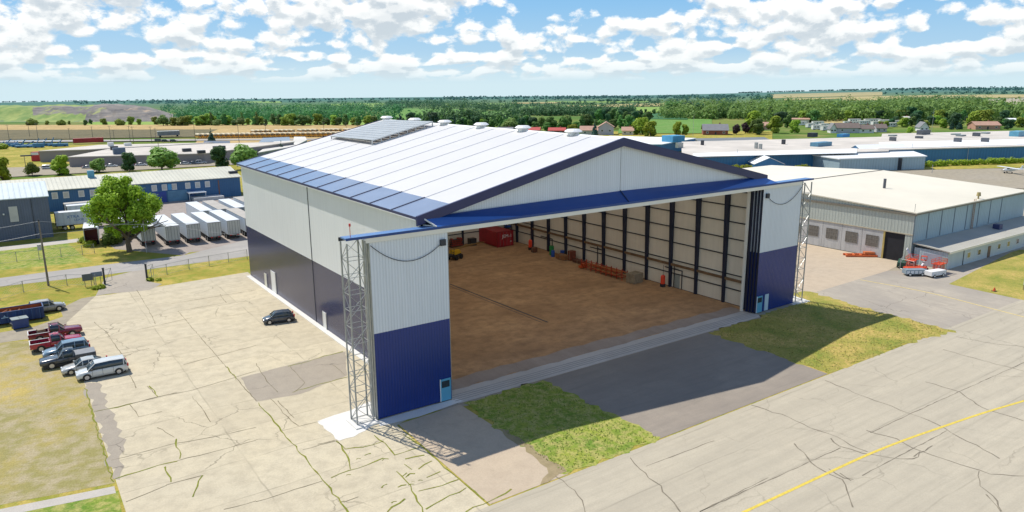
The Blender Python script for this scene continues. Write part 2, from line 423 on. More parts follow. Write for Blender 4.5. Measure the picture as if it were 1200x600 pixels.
# ------------------------------------------------------------------ quarry bank on the left horizon
def quarry():
    GRAYB, nt, N, L, bs = new_mat('quarry_face'); ps = pos(nt)
    sx = nt.nodes.new('ShaderNodeSeparateXYZ'); L.new(ps, sx.inputs[0])
    n1 = noise(nt, scaled(nt, ps, (.02,.02,.35)), 1., 6, .65, .6); n2 = noise(nt, ps, .05, 5, .6)
    k = mixc(nt, ramp(nt, n1, [(.35, 0.), (.65, 1.)]), (.11,.10,.10), (.27,.235,.20))
    k = mixc(nt, ramp(nt, n2, [(.56, 0.), (.68, 1.)]), k, (.40,.30,.21))
    at = nt.nodes.new('ShaderNodeAttribute'); at.attribute_name = 'shade'
    g = mixc(nt, ramp(nt, n2, [(.4, 0.), (.7, 1.)]), (.15,.24,.05), (.34,.38,.10))
    k = mixc(nt, ramp(nt, mth(nt, 'ADD', at.outputs['Fac'], mth(nt, 'MULTIPLY', mth(nt, 'SUBTRACT', n2, .5), .5)), [(.45, 0.), (.55, 1.)]), k, g)
    k = hazed(nt, k, .25); L.new(k, bs.inputs['Base Color']); bs.inputs['Roughness'].default_value = 1
    nx, ny = 90, 14; vs = []; fs = []; sh = []
    rr = random.Random(3)
    for i in range(nx+1):
        px = -80 + i*(310/nx)
        base = Vector(G(px, 143.5)[:2]); back = Vector(G(px, 128)[:2]) ; 
        amp = sstep(-80, -20, px)*(1-sstep(150, 228, px)); 
        for j in range(ny+1):
            v = j/ny; p = base.lerp(base+(back-base).normalized()*260, v)
            prof = sstep(.05, .5, v)*.94 + sstep(.5, .85, v)*.06
            wob = .75 + .3*math.sin(px*.11)+.15*math.sin(px*.37+v*6)
            h = 20*amp*prof*(.85+.15*wob)
            if j in (3, 4, 5): h += (rr.random()-.5)*3*amp
            p = p + Vector((0, (rr.random()-.5)*10*(0 < j < ny)))
            vs.append((p.x, p.y, terr(p.x, p.y)+h-.3))
            grn = (1. if px < 110 else .3) if v > .62 else (.9 if (px < 100 and v > .2) else (.55 if px < 100 else .1))
            sh.append(grn if not (40 < px < 130 and .25 < v < .6) else .45)
    for i in range(nx):
        for j in range(ny): k = i*(ny+1)+j; fs.append((k, k+1, k+ny+2, k+ny+1))
    mb = MB(); mb.add(vs, fs); o = mb.build('quarry_hill', GRAYB, smooth=True)
    a = o.data.attributes.new('shade', 'FLOAT', 'POINT'); a.data.foreach_set('value', sh)
    tag(o, kind='structure')
quarry()

# ------------------------------------------------------------------ near ground: lawns, aprons, roads (each sheet a few mm above the one below)
ground_poly('lawn', [(-75,-60),(140,-60),(175,20),(175,140),(110,250),(-75,250)], GR_DRY, .01)
ground_poly('yard', [(4,-1),(160,-40),(160,0),(260,50),(235,110),(150,130),(60,120),(66,60)], GRAVEL, .014)
# left lawn beside the apron, greener
ground_poly('worn_lawn', PX((-60,420),(0,402),(50,398),(99,447),(135,566),(0,592),(-80,620)), GR_WORN, .016)
ground_poly('lawn', PX((-60,640),(0,604),(138,575),(150,640)), GR_GREEN, .016)
# apron
ap = [(-22.5,-30)] + PX((135,572),(99,449),(75,378),(112,347),(127,344),(175,337),(290,319)) + [(6,66),(6,-1.2),(8.3,-1.2),(8.3,-18.3),(-22,-18.3),(-22.5,-30)]
ap = [(-22.3,-40),(-22.1,-3)] + PX((99,449),(78,378),(112,347)) + [(-14.9,64.6),(6.2,66.2),(6.2,0),(1.0,-2.0),(.6,-18.6),(-1,-40)]
ground_poly('concrete_apron', ap, APRON, .02)
ground_poly('footpath', PX((-60,614),(0,597),(134,570),(136,578),(0,606),(-60,624)), PATHC, .024)
ground_poly('gate_drive', PX((112,347),(123,326),(172,314),(174,330),(190,333),(175,340),(127,344.5)) , ENTRY, .028)
ground_poly('dirt_strip', PX((-60,415),(0,402),(74,392),(80,377),(112,347),(95,350),(70,362),(74,371),(40,383),(-60,400)), GRAVEL, .018)
road = PX((-90,349),(0,336),(120,322.5),(172,316),(290,300.5)); roadt = PX((290,281),(215,299.5),(125,310),(0,326),(-90,339))
ground_poly('road', [(-60,81.5)] + road + [(60,72),(60,86)] + [roadt[0]] + roadt[1:] + [(-60,91.)], ROADM, .03)
# truck yard beyond the road
ground_poly('truck_yard', PX((98,247),(112,258),(112,276),(135,292),(215,299.5),(222,296)) + [(60,86),(90,150),(40,159.8),(2,160.6)], YARD, .022)
# between apron and taxiway, left of the first grass
ground_poly('sandy_apron', [(0.8,-18.3),(1.2,-1.9),(8.2,-1.5),(8.5,-18.3)], SAND, .024)
SOIL = mat_concrete('bare_soil', (.36,.28,.17), (.22,.18,.09), .9, None, None, (.30,.25,.12), 0.)
def edge_wobble(pts, amp, seg=1.2, seed=1):
    r = random.Random(seed); out = []
    for i in range(len(pts)):
        a = Vector(pts[i]); b = Vector(pts[(i+1) % len(pts)]); n = max(1, int((b-a).length/seg)); d = (b-a); nrm = Vector((-d.y, d.x)).normalized() if d.length else Vector((0,0))
        for k in range(n): out.append(tuple(a + d*(k/n) + nrm*(r.random()-.5)*amp*(1 if k else .3)))
    return out
ground_poly('grass_patch', edge_wobble([(8.1,-18.2),(8.6,-1.4),(18.6,-1.4),(19.4,-18.2)], .9, .6), GR_GREEN, .03)
ground_poly('asphalt_drive', [(18.9,-18.3),(18.3,-1.4),(45.6,-1.4),(45.1,-18.3)], DRIVE, .026)
ground_poly('grass_patch', edge_wobble([(45.2,-18.2),(45.2,-1.4),(56,-1.4),(57,-.6),(68,-.3),(69.5,4.0),(72.6,2.2),(71.5,-6),(71.3,-19.6),(60,-18.2)], .9, .6, seed=4), GR_SHORT, .03)
ground_poly('entry_asphalt', [(58,2),(73,3)] + PX((1040,317.5)) + [(104.5,-3.6),(150,-4.2),(150,-9.5),(100,-8.5),(97,-11),(95,-20),(64,-20)], ENTRY, .022)
ground_poly('concrete_pad', [(58.4,3.4),(68,4.5),(72.5,1.5)] + PX((1040,317.5)) + [(102.6,3.4),(102.6,55),(58.4,55)], SAND, .026)
ground_poly('taxiway', [(-80,-18.5),(160,-18.4),(160,-130),(-80,-130)], TAXI, .024)
ground_poly('lawn', PX((1112,333),(1190,293),(1300,290),(1300,378),(1200,352)), GR_SHORT, .028)
# new white concrete by the left outrigger tower
ground_poly('concrete_footing', edge_wobble(PX((372,494),(405,483),(441,468),(443,495),(428,505),(415,512),(397,517),(384,505)), .25, .6, 5), NEWC, .034)
ground_poly('concrete_strip', [(0.0,-.05),(8.6,-.05),(8.9,-1.0),(6.5,-1.3),(3.6,-1.6),(-.4,-1.3)], NEWC, .034)
ground_poly('concrete_footing', edge_wobble([(64.6,-.6),(68.3,-.9),(68.6,2.4),(64.9,2.2)], .3, .6, 6), NEWC, .034)
ground_poly('grey_slab', edge_wobble(PX((282,443),(330,430),(405,412),(407,440),(352,462),(300,471)), .2, 1., 8), OLDPATCH, .026)
ground_poly('stained_edge', edge_wobble(PX((99,449),(116,449),(126,462),(122,476),(135,486),(142,505),(146,522),(140,540),(143,555),(139,563),(134,561)), .8, .9, 12), OLDPATCH, .028)
ground_poly('yard', PX((-60,212),(300,192),(300,186),(60,196),(-60,200)), GRAVEL, .15)
ground_poly('bare_soil', edge_wobble([(5.6,-18.2),(8.6,-17.9),(8.9,-9.),(8.2,-8.),(8.0,-14.),(7.2,-17.2)], .6, .7, 31), SOIL, .036)
# worn bare edges by the grass patches
RAIL = M('rail_steel', (.30,.28,.26), .5, .2)
LIGHTC = mat_concrete('track_concrete', (.60,.56,.50), (.44,.41,.36), .4, None, None, (.5,.46,.4), 0.)
ground_poly('door_track', [(8.2,-1.25),(8.2,2.0),(56.6,2.0),(56.6,-1.25)], LIGHTC, .03)
tr = MB()
for k in range(4): tr.box(8.2, -.62+.44*k, .034, 56.5, -.54+.44*k, .05)
tag(tr.build('door_track_rails', RAIL), kind='structure')

# painted lines and cracks: thin strips laid on the paving
def strip(mb, pts, w, z, r=None, wob=0.):
    pts = [Vector(p[:2]) for p in pts]; out = []
    for i in range(len(pts)-1):
        n = max(1, int((pts[i+1]-pts[i]).length/.7)) if wob else 1
        for k in range(n): out.append(pts[i].lerp(pts[i+1], k/n))
    out.append(pts[-1]); L_ = []; R_ = []
    for i, p in enumerate(out):
        d = (out[min(i+1, len(out)-1)]-out[max(i-1, 0)]).normalized(); nn = Vector((-d.y, d.x))
        if wob: p = p + nn*(r.random()-.5)*wob
        ww = w*(.35+r.random()) if wob else w
        L_.append((*(p+nn*ww/2), z)); R_.append((*(p-nn*ww/2), z))
    n = len(out); mb.add(L_+R_, [(i, i+1, n+i+1, n+i) for i in range(n-1)])
def smoothpx(pts, n=8):
    P = [Vector(p) for p in pts]; out = []
    for i in range(len(P)-1):
        a, b, c, d = P[max(i-1,0)], P[i], P[i+1], P[min(i+2,len(P)-1)]
        for k in range(n):
            t = k/n; out.append(.5*((2*b)+(c-a)*t+(2*a-5*b+4*c-d)*t*t+(3*b-a-3*c+d)*t**3))
    return out+[P[-1]]
YEL = M('yellow_paint', (.66,.50,.07), .7, .2, 3.)
YEL2 = M('faded_yellow_paint', (.62,.49,.20), .8, .25, 2.)
mb = MB(); strip(mb, smoothpx(PX((440,860),(620,733),(720,674),(800,633),(875,599),(965,557),(1015,534),(1060,516),(1100,502),(1150,485),(1200,470),(1260,452),(1350,427),(1480,395))), .26, .034)
tag(mb.build('taxiway_line', YEL), kind='structure')
mb = MB(); strip(mb, smoothpx(PX((1008,328),(1083,342),(1155,360),(1205,373),(1260,388),(1400,425))), .30, .034)
tag(mb.build('faded_line', YEL2), kind='structure')
rr = random.Random(5)
def c18(*p): return PX(*[(800+x/2, 300+y/2) for x, y in p])
def c19(*p): return PX(*[(500+x/3, 400+y/3) for x, y in p])
def c8(*p): return PX(*[(300+x/4, 450+y/4) for x, y in p])
def c4(*p): return PX(*[(x/4, 450+y/4) for x, y in p])
def c3(*p): return PX(*[(x/4, 340+y/4) for x, y in p])
def c7(*p): return PX(*[(300+x/4, 340+y/4) for x, y in p])
TAR = M('tar_crack', (.20,.17,.12), .8, .3, 3.)
WEED = mat_grass('weeds', (.16,.22,.02), (.28,.30,.05), (.24,.20,.06), .6)
mb = MB()
for c in (c18((160,350),(230,372),(300,402),(360,425),(430,460)), c18((335,292),(400,320),(470,345),(530,370),(600,395),(650,425),(745,475)),
          c18((345,428),(370,446),(420,462),(480,472),(540,477),(585,445)), c18((265,440),(300,485),(370,525),(385,550),(400,590)), c18((365,510),(395,528)),
          c18((570,295),(650,320),(700,355),(800,387)), c18((430,410),(500,430),(560,460),(650,490),(720,510),(800,517)),
          c18((695,505),(700,540),(740,575),(750,600)), c18((715,560),(745,600)), c18((610,220),(700,245),(800,270)), c18((640,190),(720,205),(800,213)),
          c19((455,475),(500,510),(545,560),(555,610)), c19((715,410),(750,450),(820,510),(900,610)), c18((340,500),(380,520),(400,525)), c18((540,470),(560,460))):
    strip(mb, c, .11, .032, rr, .3)
for c in (c18((40,600),(370,450)), c18((440,415),(530,372),(800,250)), c18((420,515),(620,410)), c19((770,440),(1010,350)), c19((960,600),(1200,480))):
    strip(mb, c, .09, .031, rr, .08)
tag(mb.build('taxiway_cracks', TAR), kind='structure')
mb = MB()
for c in (c8((10,90),(120,220),(200,310),(310,450),(400,560),(440,620)), c8((380,270),(430,330),(445,400)), c8((375,270),(420,305),(500,300),(600,270)),
          c8((560,240),(600,280),(650,335),(770,295)), c8((690,235),(770,290),(830,340),(950,450),(1065,545)), c8((350,440),(480,395),(600,350)),
          c8((660,410),(720,480),(760,550),(790,610)), c8((800,590),(870,545),(990,490)), c8((760,500),(830,488),(950,450)), c8((610,600),(700,540)),
          c8((980,600),(1100,545),(1200,495)), c8((700,355),(790,335)), c8((700,375),(735,400)), c8((760,400),(820,360)), c8((800,440),(860,410)),
          c4((700,10),(740,60)), c4((770,390),(805,460)), c4((945,430),(930,480),(910,530)), c4((820,260),(850,350)), c4((440,130),(550,110),(620,92)), c4((400,20),(450,200),(530,460)),
          c4((540,445),(700,395),(830,360)), c7((150,358),(240,335),(320,310),(410,290)), c7((170,480),(290,445),(380,420),(520,380)), c3((1060,360),(1110,420))):
    strip(mb, c, .13, .036, rr, .25)
for k in range(14):
    p = c8((rr.uniform(380,860), rr.uniform(330,560)))[0]
    s_ = rr.uniform(.1,.35); strip(mb, [(p[0]-s_, p[1]-.3*s_), (p[0], p[1]+.2*s_), (p[0]+s_, p[1]+rr.uniform(-.2,.2))], s_*.45, .037, rr, .12)
tag(mb.build('weeds_in_joints', WEED), kind='stuff')
mb = MB()
for c in (c4((620,92),(740,60),(900,30),(1200,-60)), c4((520,360),(600,340),(800,285),(1000,250),(1200,205)), c4((830,360),(980,325),(1200,265)), c4((590,555),(700,510),(780,475)),
          c4((900,60),(950,120),(985,180)), c4((740,205),(820,250)), c4((610,95),(650,155),(760,130)), c3((640,0),(690,80),(730,160)), c3((835,100),(930,210),(1060,360),(1200,520)),
          c3((690,450),(740,500)), c3((610,400),(640,460)), c3((450,570),(560,545),(750,500),(830,480)), c3((1030,20),(1060,60)), c3((440,150),(500,200),(570,300)), c3((560,300),(700,275)),
          c3((340,100),(640,60)), c3((500,220),(900,130)), c3((800,65),(1200,0)), c3((860,350),(1200,260)), c3((830,100),(1050,60)),
          c8((70,70),(140,150),(200,200)), c8((0,555),(140,510),(310,455)), c8((290,285),(370,265)), c8((120,220),(300,175)), c8((220,310),(380,265)),
          c7((0,345),(60,440),(100,480)), c7((160,360),(230,435),(180,480)), c7((360,350),(420,400)), c7((100,520),(180,600)), c8((410,555),(480,530)), c4((780,475),(950,430)), c4((1050,590),(1200,550))):
    strip(mb, c, .07, .034, rr, .12)
tag(mb.build('apron_cracks', M('dirt_crack', (.17,.14,.08), .9, .3, 2.)), kind='structure')
# ------------------------------------------------------------------ the big hangar
XL, XR, YF, YB, HE, HR = 5.94, 57.98, 1.55, 63.4, 18.84, 24.93
XM = (XL+XR)/2; DADO = 8.66; SL = (HR-HE)/(XM-XL)
W_UP = M('white_cladding', (.80,.81,.79), .38, .05, .05, rib=(.3,.02,'h'), streak=.14)
W_FRONT = M('white_front_cladding', (.72,.76,.79), .4, .04, .05, rib=(.3,.02,'h'), streak=.14)
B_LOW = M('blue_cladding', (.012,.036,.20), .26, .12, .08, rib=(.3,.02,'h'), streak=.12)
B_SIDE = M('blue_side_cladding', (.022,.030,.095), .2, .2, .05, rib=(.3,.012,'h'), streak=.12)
NAVY = M('navy_steel', (.013,.02,.045), .45, .2, 1.)
NAVYTRIM = M('navy_trim', (.03,.035,.11), .4, .15, .3)
BLUEROOF = M('blue_canopy', (.006,.048,.21), .35, .12, .2)
BLUEBAND = M('light_blue_roofing', (.22,.27,.38), .22, .12, .2)
ROOFW = M('white_membrane', (.80,.80,.78), .5, .03, .15)
SEAM = M('joint_grey', (.42,.43,.44), .6, .1, 1.); SEAMR = M('roof_seam', (.60,.61,.63), .6, .1, 1.)
ROOFM = M('roof_added_translucency', (.84,.84,.83), .6, .03, .15)
_nt = ROOFM.node_tree; _b = _nt.nodes['Principled BSDF']; _t = _nt.nodes.new('ShaderNodeBsdfTranslucent'); _t.inputs[0].default_value = (.95,.90,.80,1); _m = _nt.nodes.new('ShaderNodeMixShader'); _m.inputs[0].default_value = .30  # translucency added to let sunlight brighten the hangar interior
_nt.links.new(_b.outputs[0], _m.inputs[1]); _nt.links.new(_t.outputs[0], _m.inputs[2]); _nt.links.new(_m.outputs[0], _nt.nodes['Material Output'].inputs[0])
DSEAM = M('dark_seam', (.03,.04,.09), .5, .1, 1.)
INNER = M('liner_panel', (.78,.71,.57), .6, .10, .15, streak=.15)
FASC = M('cream_fascia', (.80,.76,.66), .45, .05, .4)
GALV = M('galvanised_steel', (.36,.38,.37), .4, .2, 2., metal=.4)
WHITED = M('white_door', (.75,.75,.72), .4, .05)
LBLUE = M('pale_blue_door', (.10,.36,.52), .4, .1)
WINB = glass_dark('window_glass')
PIPE = M('rusty_pipe', (.20,.12,.06), .6, .3, 1.)
DKSTEEL = M('dark_steel', (.03,.035,.045), .5, .2)

tag(ground_poly('hangar_floor', [(XL+.2,2.0),(XR-.2,2.0),(XR-.2,YB-.2),(XL+.2,YB-.2)], FLOOR, .036), kind='structure')
ground_poly('threshold_slab', edge_wobble([(8.2,2.0),(56.6,2.0),(56.6,4.1),(8.2,4.6)], .6, 1.5, 9), FLOOR2, .040)
mb = MB(); a, b = G(527,333)[:2], G(642,378)[:2]; strip(mb, [a, b], .26, .046); strip(mb, [(a[0]-.7,a[1]+.45),(b[0]-.7,b[1]+.45)], .12, .046)
tag(mb.build('floor_trench', DKSTEEL), kind='structure')
mb = MB(); mb.box(XL-.75, 1.6, .0, XL-.02, YB, .10); tag(mb.build('wall_kerb', NEWC), kind='structure')

hg = empty('hangar', (XM, YF, 0), 0, 'huge white and blue aircraft hangar with gabled white roof and wide open front', 'hangar')
def hp(mb, name, mats, parent=None, **k):
    o = mb.build(name, mats, hg if parent is None else parent, world=False, **k)
    return o
class HB(MB):
    """builder in map coordinates whose mesh is stored relative to the hangar's base"""
    def build(s, name, mats, parent=None, **k):
        s.v = [(x-XM, y-YF, z) for x, y, z in s.v]
        return MB.build(s, name, mats, parent if parent is not None else hg, **k)
def rz_(x): return HE + SL*(min(x-XL, XR-x))
# side walls (two tones), each 0.2 thick with an inner liner
for x0, x1, xi in ((XL, XL+.16, XL+.16), (XR-.16, XR, XR-.20)):
    HB().box(x0, YF, DADO, x1, YB, HE-.02).build('wall', W_UP)
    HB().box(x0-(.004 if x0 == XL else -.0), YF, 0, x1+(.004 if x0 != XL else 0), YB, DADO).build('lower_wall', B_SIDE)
    HB().box(xi, YF+.1, .1, xi+.04, YB-.2, HE-.05).build('wall_liner', INNER)
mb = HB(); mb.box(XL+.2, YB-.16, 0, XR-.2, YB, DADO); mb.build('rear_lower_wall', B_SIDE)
mb = HB(); mb.prism([(XL+.2,DADO),(XR-.2,DADO),(XR-.2,HE-.02),(XM,HR-.05),(XL+.2,HE-.02)], YB-.16, YB); mb.build('rear_wall', W_UP)
mb = HB(); mb.prism([(XL+.25,.1),(XR-.25,.1),(XR-.25,HE-.05),(XM,HR-.1),(XL+.25,HE-.05)], YB-.21, YB-.17); mb.build('rear_wall_liner', INNER)
# front gable
mb = HB(); mb.prism([(XL+.1,HE-.3),(XR-.1,HE-.3),(XR-.1,HE-.02),(XM,HR-.05),(XL+.1,HE-.02)], YF-.1, YF+.1); mb.build('gable_wall', W_FRONT)
mb = HB(); mb.box(XM-.04, YF-.13, HE+.2, XM+.04, YF-.1, HR-.6); mb.build('gable_joint', SEAM)
mb = HB(); mb.box(XL+.3, YF-.02, 17.42, XR-.3, YF+.5, HE-.31); mb.build('door_header', DKSTEEL)
# roof: left slope, right slope, blue eave band, seams
OV = .5; T = .22
def slope(xa, xb, y0, y1, lift, t, mat, name):
    mb = HB(); za, zb = rz_(xa) if xa > XL else HE-SL*(XL-xa), rz_(xb) if xb < XR else HE-SL*(xb-XR)
    mb.add([(xa,y0,za+lift),(xb,y0,zb+lift),(xb,y1,zb+lift),(xa,y1,za+lift),(xa,y0,za+lift+t),(xb,y0,zb+lift+t),(xb,y1,zb+lift+t),(xa,y1,za+lift+t)],
           [(0,3,2,1),(4,5,6,7),(0,1,5,4),(1,2,6,5),(2,3,7,6),(3,0,4,7)])
    return mb.build(name, mat)
for xa, xb in ((XL-OV, XM), (XR+OV, XM)):
    HB().add([(xa,YF-.35,HE-SL*OV+T),(xb,YF-.35,HR+T),(xb,YB+.4,HR+T),(xa,YB+.4,HE-SL*OV+T)], [(0,1,2,3)]).build('roof', ROOFM)
slope(XL-OV-.02, XL+3.3, YF-.34, YB+.38, T-.05, .08, BLUEBAND, 'eave_band')
for k in range(12):
    y = 6.4+5.2*k; mb = HB()
    if y > YB: break
    for (xa, xb, l) in ((XL-OV-.03, XL+3.3, T+.036),):
        za, zb = HE-SL*OV, rz_(xb); mb.add([(xa,y-.09,za+l),(xb,y-.09,zb+l),(xb,y+.09,zb+l),(xa,y+.09,za+l),(xa,y-.09,za+l+.06),(xb,y-.09,zb+l+.06),(xb,y+.09,zb+l+.06),(xa,y+.09,za+l+.06)], [(0,3,2,1),(4,5,6,7),(0,1,5,4),(1,2,6,5),(2,3,7,6),(3,0,4,7)])
    mb.build('band_seam', DSEAM)
for k in range(12):
    y = 6.4+5.2*k; mb = HB()
    if y > YB: break
    for (xa, xb) in ((XL+3.32, XM-.3), (XR+OV, XM+.3)):
        za, zb = rz_(xa) if xa < XM else HE-SL*OV, rz_(xb); l = T+.002
        mb.add([(xa,y-.05,za+l),(xb,y-.05,zb+l),(xb,y+.05,zb+l),(xa,y+.05,za+l),(xa,y-.05,za+l+.05),(xb,y-.05,zb+l+.05),(xb,y+.05,zb+l+.05),(xa,y+.05,za+l+.05)], [(0,3,2,1),(4,5,6,7),(0,1,5,4),(1,2,6,5),(2,3,7,6),(3,0,4,7)])
    mb.build('roof_seam', SEAMR)
mb = HB(); mb.prism([(XM-.35,HR+.15),(XM,HR+.32),(XM+.35,HR+.15),(XM,HR+.24)], YF-.35, YB+.4); mb.build('ridge_cap', ROOFW)
# dark rake trim on the front gable, thin white line under it
for xa, xb in ((XL-OV, XM), (XR+OV, XM)):
    za = HE-SL*OV; zb = HR; mb = HB()
    y0, y1 = YF-.62, YF-.355
    mb.add([(xa,y0,za-.62),(xb,y0,zb-.62),(xb,y1,zb-.62),(xa,y1,za-.62),(xa,y0,za+T+.1),(xb,y0,zb+T+.1),(xb,y1,zb+T+.1),(xa,y1,za+T+.1)], [(0,3,2,1),(4,5,6,7),(0,1,5,4),(1,2,6,5),(2,3,7,6),(3,0,4,7)])
    mb.build('rake_trim', NAVYTRIM)
for xa, xb in ((XL-OV, XM), (XR+OV, XM)):
    za = HE-SL*OV; zb = HR; mb = HB(); y0, y1 = YB+.41, YB+.55
    mb.add([(xa,y0,za-.3),(xb,y0,zb-.3),(xb,y1,zb-.3),(xa,y1,za-.3),(xa,y0,za+T+.1),(xb,y0,zb+T+.1),(xb,y1,zb+T+.1),(xa,y1,za+T+.1)], [(0,3,2,1),(4,5,6,7),(0,1,5,4),(1,2,6,5),(2,3,7,6),(3,0,4,7)])
    mb.build('rake_trim', NAVYTRIM)
HB().box(XL-OV-.06, YF-.35, HE-SL*OV-.02, XL-OV-.022, YB+.4, HE-SL*OV+.24).build('gutter', NAVYTRIM)
HB().box(XL-OV-.07, YF-.35, HE-SL*OV-.1, XL-OV+.02, YB+.4, HE-SL*OV-.03).build('gutter', ROOFW)
HB().box(XL-.05, 32.3, .1, XL-.006, 32.45, HE-.2).build('downpipe', DKSTEEL)
# ridge ventilators
for y in (62.6, 51.8, 41.7, 31.0, 20.6, 10.0):
    mb = HB(); zz = HR+.25
    mb.box(XM-.55, y-.45, zz-.25, XM+.55, y+.45, zz+.35); mb.tube((XM,y,zz+.35),(XM,y,zz+.62),1.15,14,.75); mb.tube((XM,y,zz+.2),(XM,y,zz+.35),.85,14,1.15)
    mb.build('ridge_vent', ROOFW)
# canopy over the door: centre slope and two lighter hip facets, fascia, outrigger beams
yb_, yf_, zt, zf = YF-.1, -.08, 19.12, 18.0
A0 = (XL+.15, yb_-.25, 18.85); A1 = (XR-.15, yb_-.25, 18.85)
HB().add([A0, (XL+11.2,yf_,zf+.01), (XM,yf_,zf+.01), (XM,yb_,zt+.02)], [(0,1,2,3)]).build('canopy_roof', BLUEROOF)
HB().add([A1, (XR-11.2,yf_,zf+.01), (XM,yf_,zf+.01), (XM,yb_,zt+.02)], [(3,2,1,0)]).build('canopy_roof', BLUEROOF)
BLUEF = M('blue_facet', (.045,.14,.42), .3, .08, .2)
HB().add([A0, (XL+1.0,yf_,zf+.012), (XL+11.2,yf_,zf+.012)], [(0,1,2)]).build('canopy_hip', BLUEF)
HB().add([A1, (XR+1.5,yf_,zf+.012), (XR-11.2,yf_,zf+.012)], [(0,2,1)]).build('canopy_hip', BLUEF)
HB().bar((XM,yf_,zf+.06),(XM,yb_-.05,zt+.08),.10,.06).build('canopy_seam', NAVY)
HB().add([A0, (XL+1.0,yf_,zf+.0), (XL+.9,yb_,zf)], [(0,1,2)]).build('canopy_end', NAVY)
HB().bar(A0,(XL+1.0,yf_-.02,zf+.05),.12).bar((XL+.3,yb_-.2,18.1),(XL+1.0,yf_,zf+.08),.09).build('canopy_edge', FASC)
HB().add([A1, (XR+1.5,yf_,zf), (XR-.5,yb_,zf)], [(0,1,2)]).build('canopy_end', NAVY)
HB().box(-2.19, -.07, 17.86, XR+9.52, YF-.36, 18.0).build('outrigger_beam', M('beam_top_blue', (.10,.22,.45), .35, .1, .3))
HB().box(-2.21, -.16, 17.80, XR+9.54, -.072, 18.03).build('beam_edge', M('beam_edge_blue', (.015,.06,.22), .4, .1, .3))
HB().box(-.35, -.13, 17.36, XR+6.9, -.074, 17.79).build('fascia', FASC)
for x0, x1 in ((-2.19,XL-.1),(XR+.1,XR+9.52)):
    HB().box(x0, 1.60, 17.5, x1, 1.72, 17.85).build('beam_steel', DKSTEEL)
# sliding door leaves, stacked on four tracks at each side
def leaf(x0, x1, y, z1, mats, name='door_leaf'):
    o = HB().box(x0, y, DADO, x1, y+.26, z1).build(name, W_FRONT)
    mb = MB(); mb.box(x0-XM, y-YF-.004, .12, x1-XM, y-YF+.264, DADO-.002); mb.build('lower_panel', B_LOW, o)
    mb = MB()
    for s in (x0-.05, x1): mb.box(s-XM, y-YF-.01, .1, s-XM+.05, y-YF+.28, z1)
    mb.build('edge_frame', NAVY if x0 > 20 else GALV, o)
    return o
for k in range(4):
    l = leaf(.05, 8.15-.05*k, .02+.5*k*.86, 17.4, None)
    r = leaf(56.62+.5*k*-.18, 65.10, .02+.5*k*.86, 17.4, None)
    for o, d1, d2 in ((l, (6.85,8.05), None), (r, (56.75,57.95), (58.5,59.3))):
        if k: continue
        dm = MB(); dm.box(d1[0]-XM, -.045-YF, .12, d1[1]-XM, .01-YF, 2.45); dd = dm.build('man_door', LBLUE, o)
        MB().box(d1[0]+.15-XM, -.06-YF, 1.55, d1[1]-.15-XM, -.047-YF, 2.25).build('door_window', WINB, dd)
        MB().box(d1[0]-.03-XM, -.05-YF, .1, d1[0]+.05-XM, .0-YF, 2.5).build('door_frame', WHITED, dd)
        if d2: MB().box(d2[0]-XM, -.045-YF, .14, d2[1]-XM, .01-YF, 2.5).build('white_sheet', M('pale_sheet',(.45,.60,.68),.4,.1), o)
# jamb posts beside the opening
mb = HB(); mb.box(XR-1.9, 1.8, 0, XR-1.7, 2.2, 17.4); mb.build('door_jamb', FASC)
HB().box(XR-.9, 1.9, 0, XR-.25, 2.6, 18.4).build('door_post', NAVY); HB().box(XL+.25, 1.9, 0, XL+.9, 2.6, 18.4).build('door_post', NAVY)
# lattice towers that carry the outriggers
def tower(x0, x1, y0, y1, h, seed):
    legs = [(x0,y0),(x1,y0),(x1,y1),(x0,y1)]
    mb = MB()
    t = empty('outrigger_tower', (x0-XM, y0-YF, 0)); t.parent = hg
    L_ = lambda p, z: (p[0]-x0, p[1]-y0, z)
    for p in legs: q = MB(); q.bar(L_(p,.15), L_(p,h), .12); q.build('leg', GALV, t)
    n = 11; dz = (h-.2)/n
    for k in range(n):
        z0 = .2+k*dz; z1 = z0+dz
        for i in range(4):
            a, b = legs[i], legs[(i+1) % 4]
            mb.bar(L_(a,z0), L_(b,z0), .05)
            mb.bar(L_(a if (k+i) % 2 else b, z0), L_(b if (k+i) % 2 else a, z1), .045)
    mb.build('bracing', GALV, t)
    q = MB(); q.box(-.45, -.75, 0, x1-x0+.25, y1-y0+.15, .14); q.build('base_pad', NEWC, t)
tower(-2.08, -.42, .03, 1.48, 17.5, 1)
tower(65.75, 67.35, .03, 1.48, 17.5, 2)
# power cable swag and junction box on each front stack
def swag(x0, z0, x1, z1, sag, boxx):
    mb = HB(); n = 16; P = []
    for k in range(n+1): t = k/n; P.append((x0+(x1-x0)*t, -.1, z0+(z1-z0)*t-sag*4*t*(1-t)))
    for k in range(n): mb.tube(P[k], P[k+1], .035, 5)
    mb.build('power_cable', DKSTEEL)
    HB().box(boxx-.28, -.28, 16.15, boxx+.28, -.03, 16.75).build('junction_box', DKSTEEL)
swag(.1, 17.1, 7.3, 16.3, 1.55, 7.55); swag(57.5, 16.2, 64.9, 17.0, 1.6, 57.3)
HB().tube((-1.6,.3,18.0),(-1.6,.3,19.0),.03,5).tube((-1.6,.3,19.0),(-1.6,.3,19.25),.10,8).build('obstruction_light', M('red_lamp',(.6,.05,.04),.4))
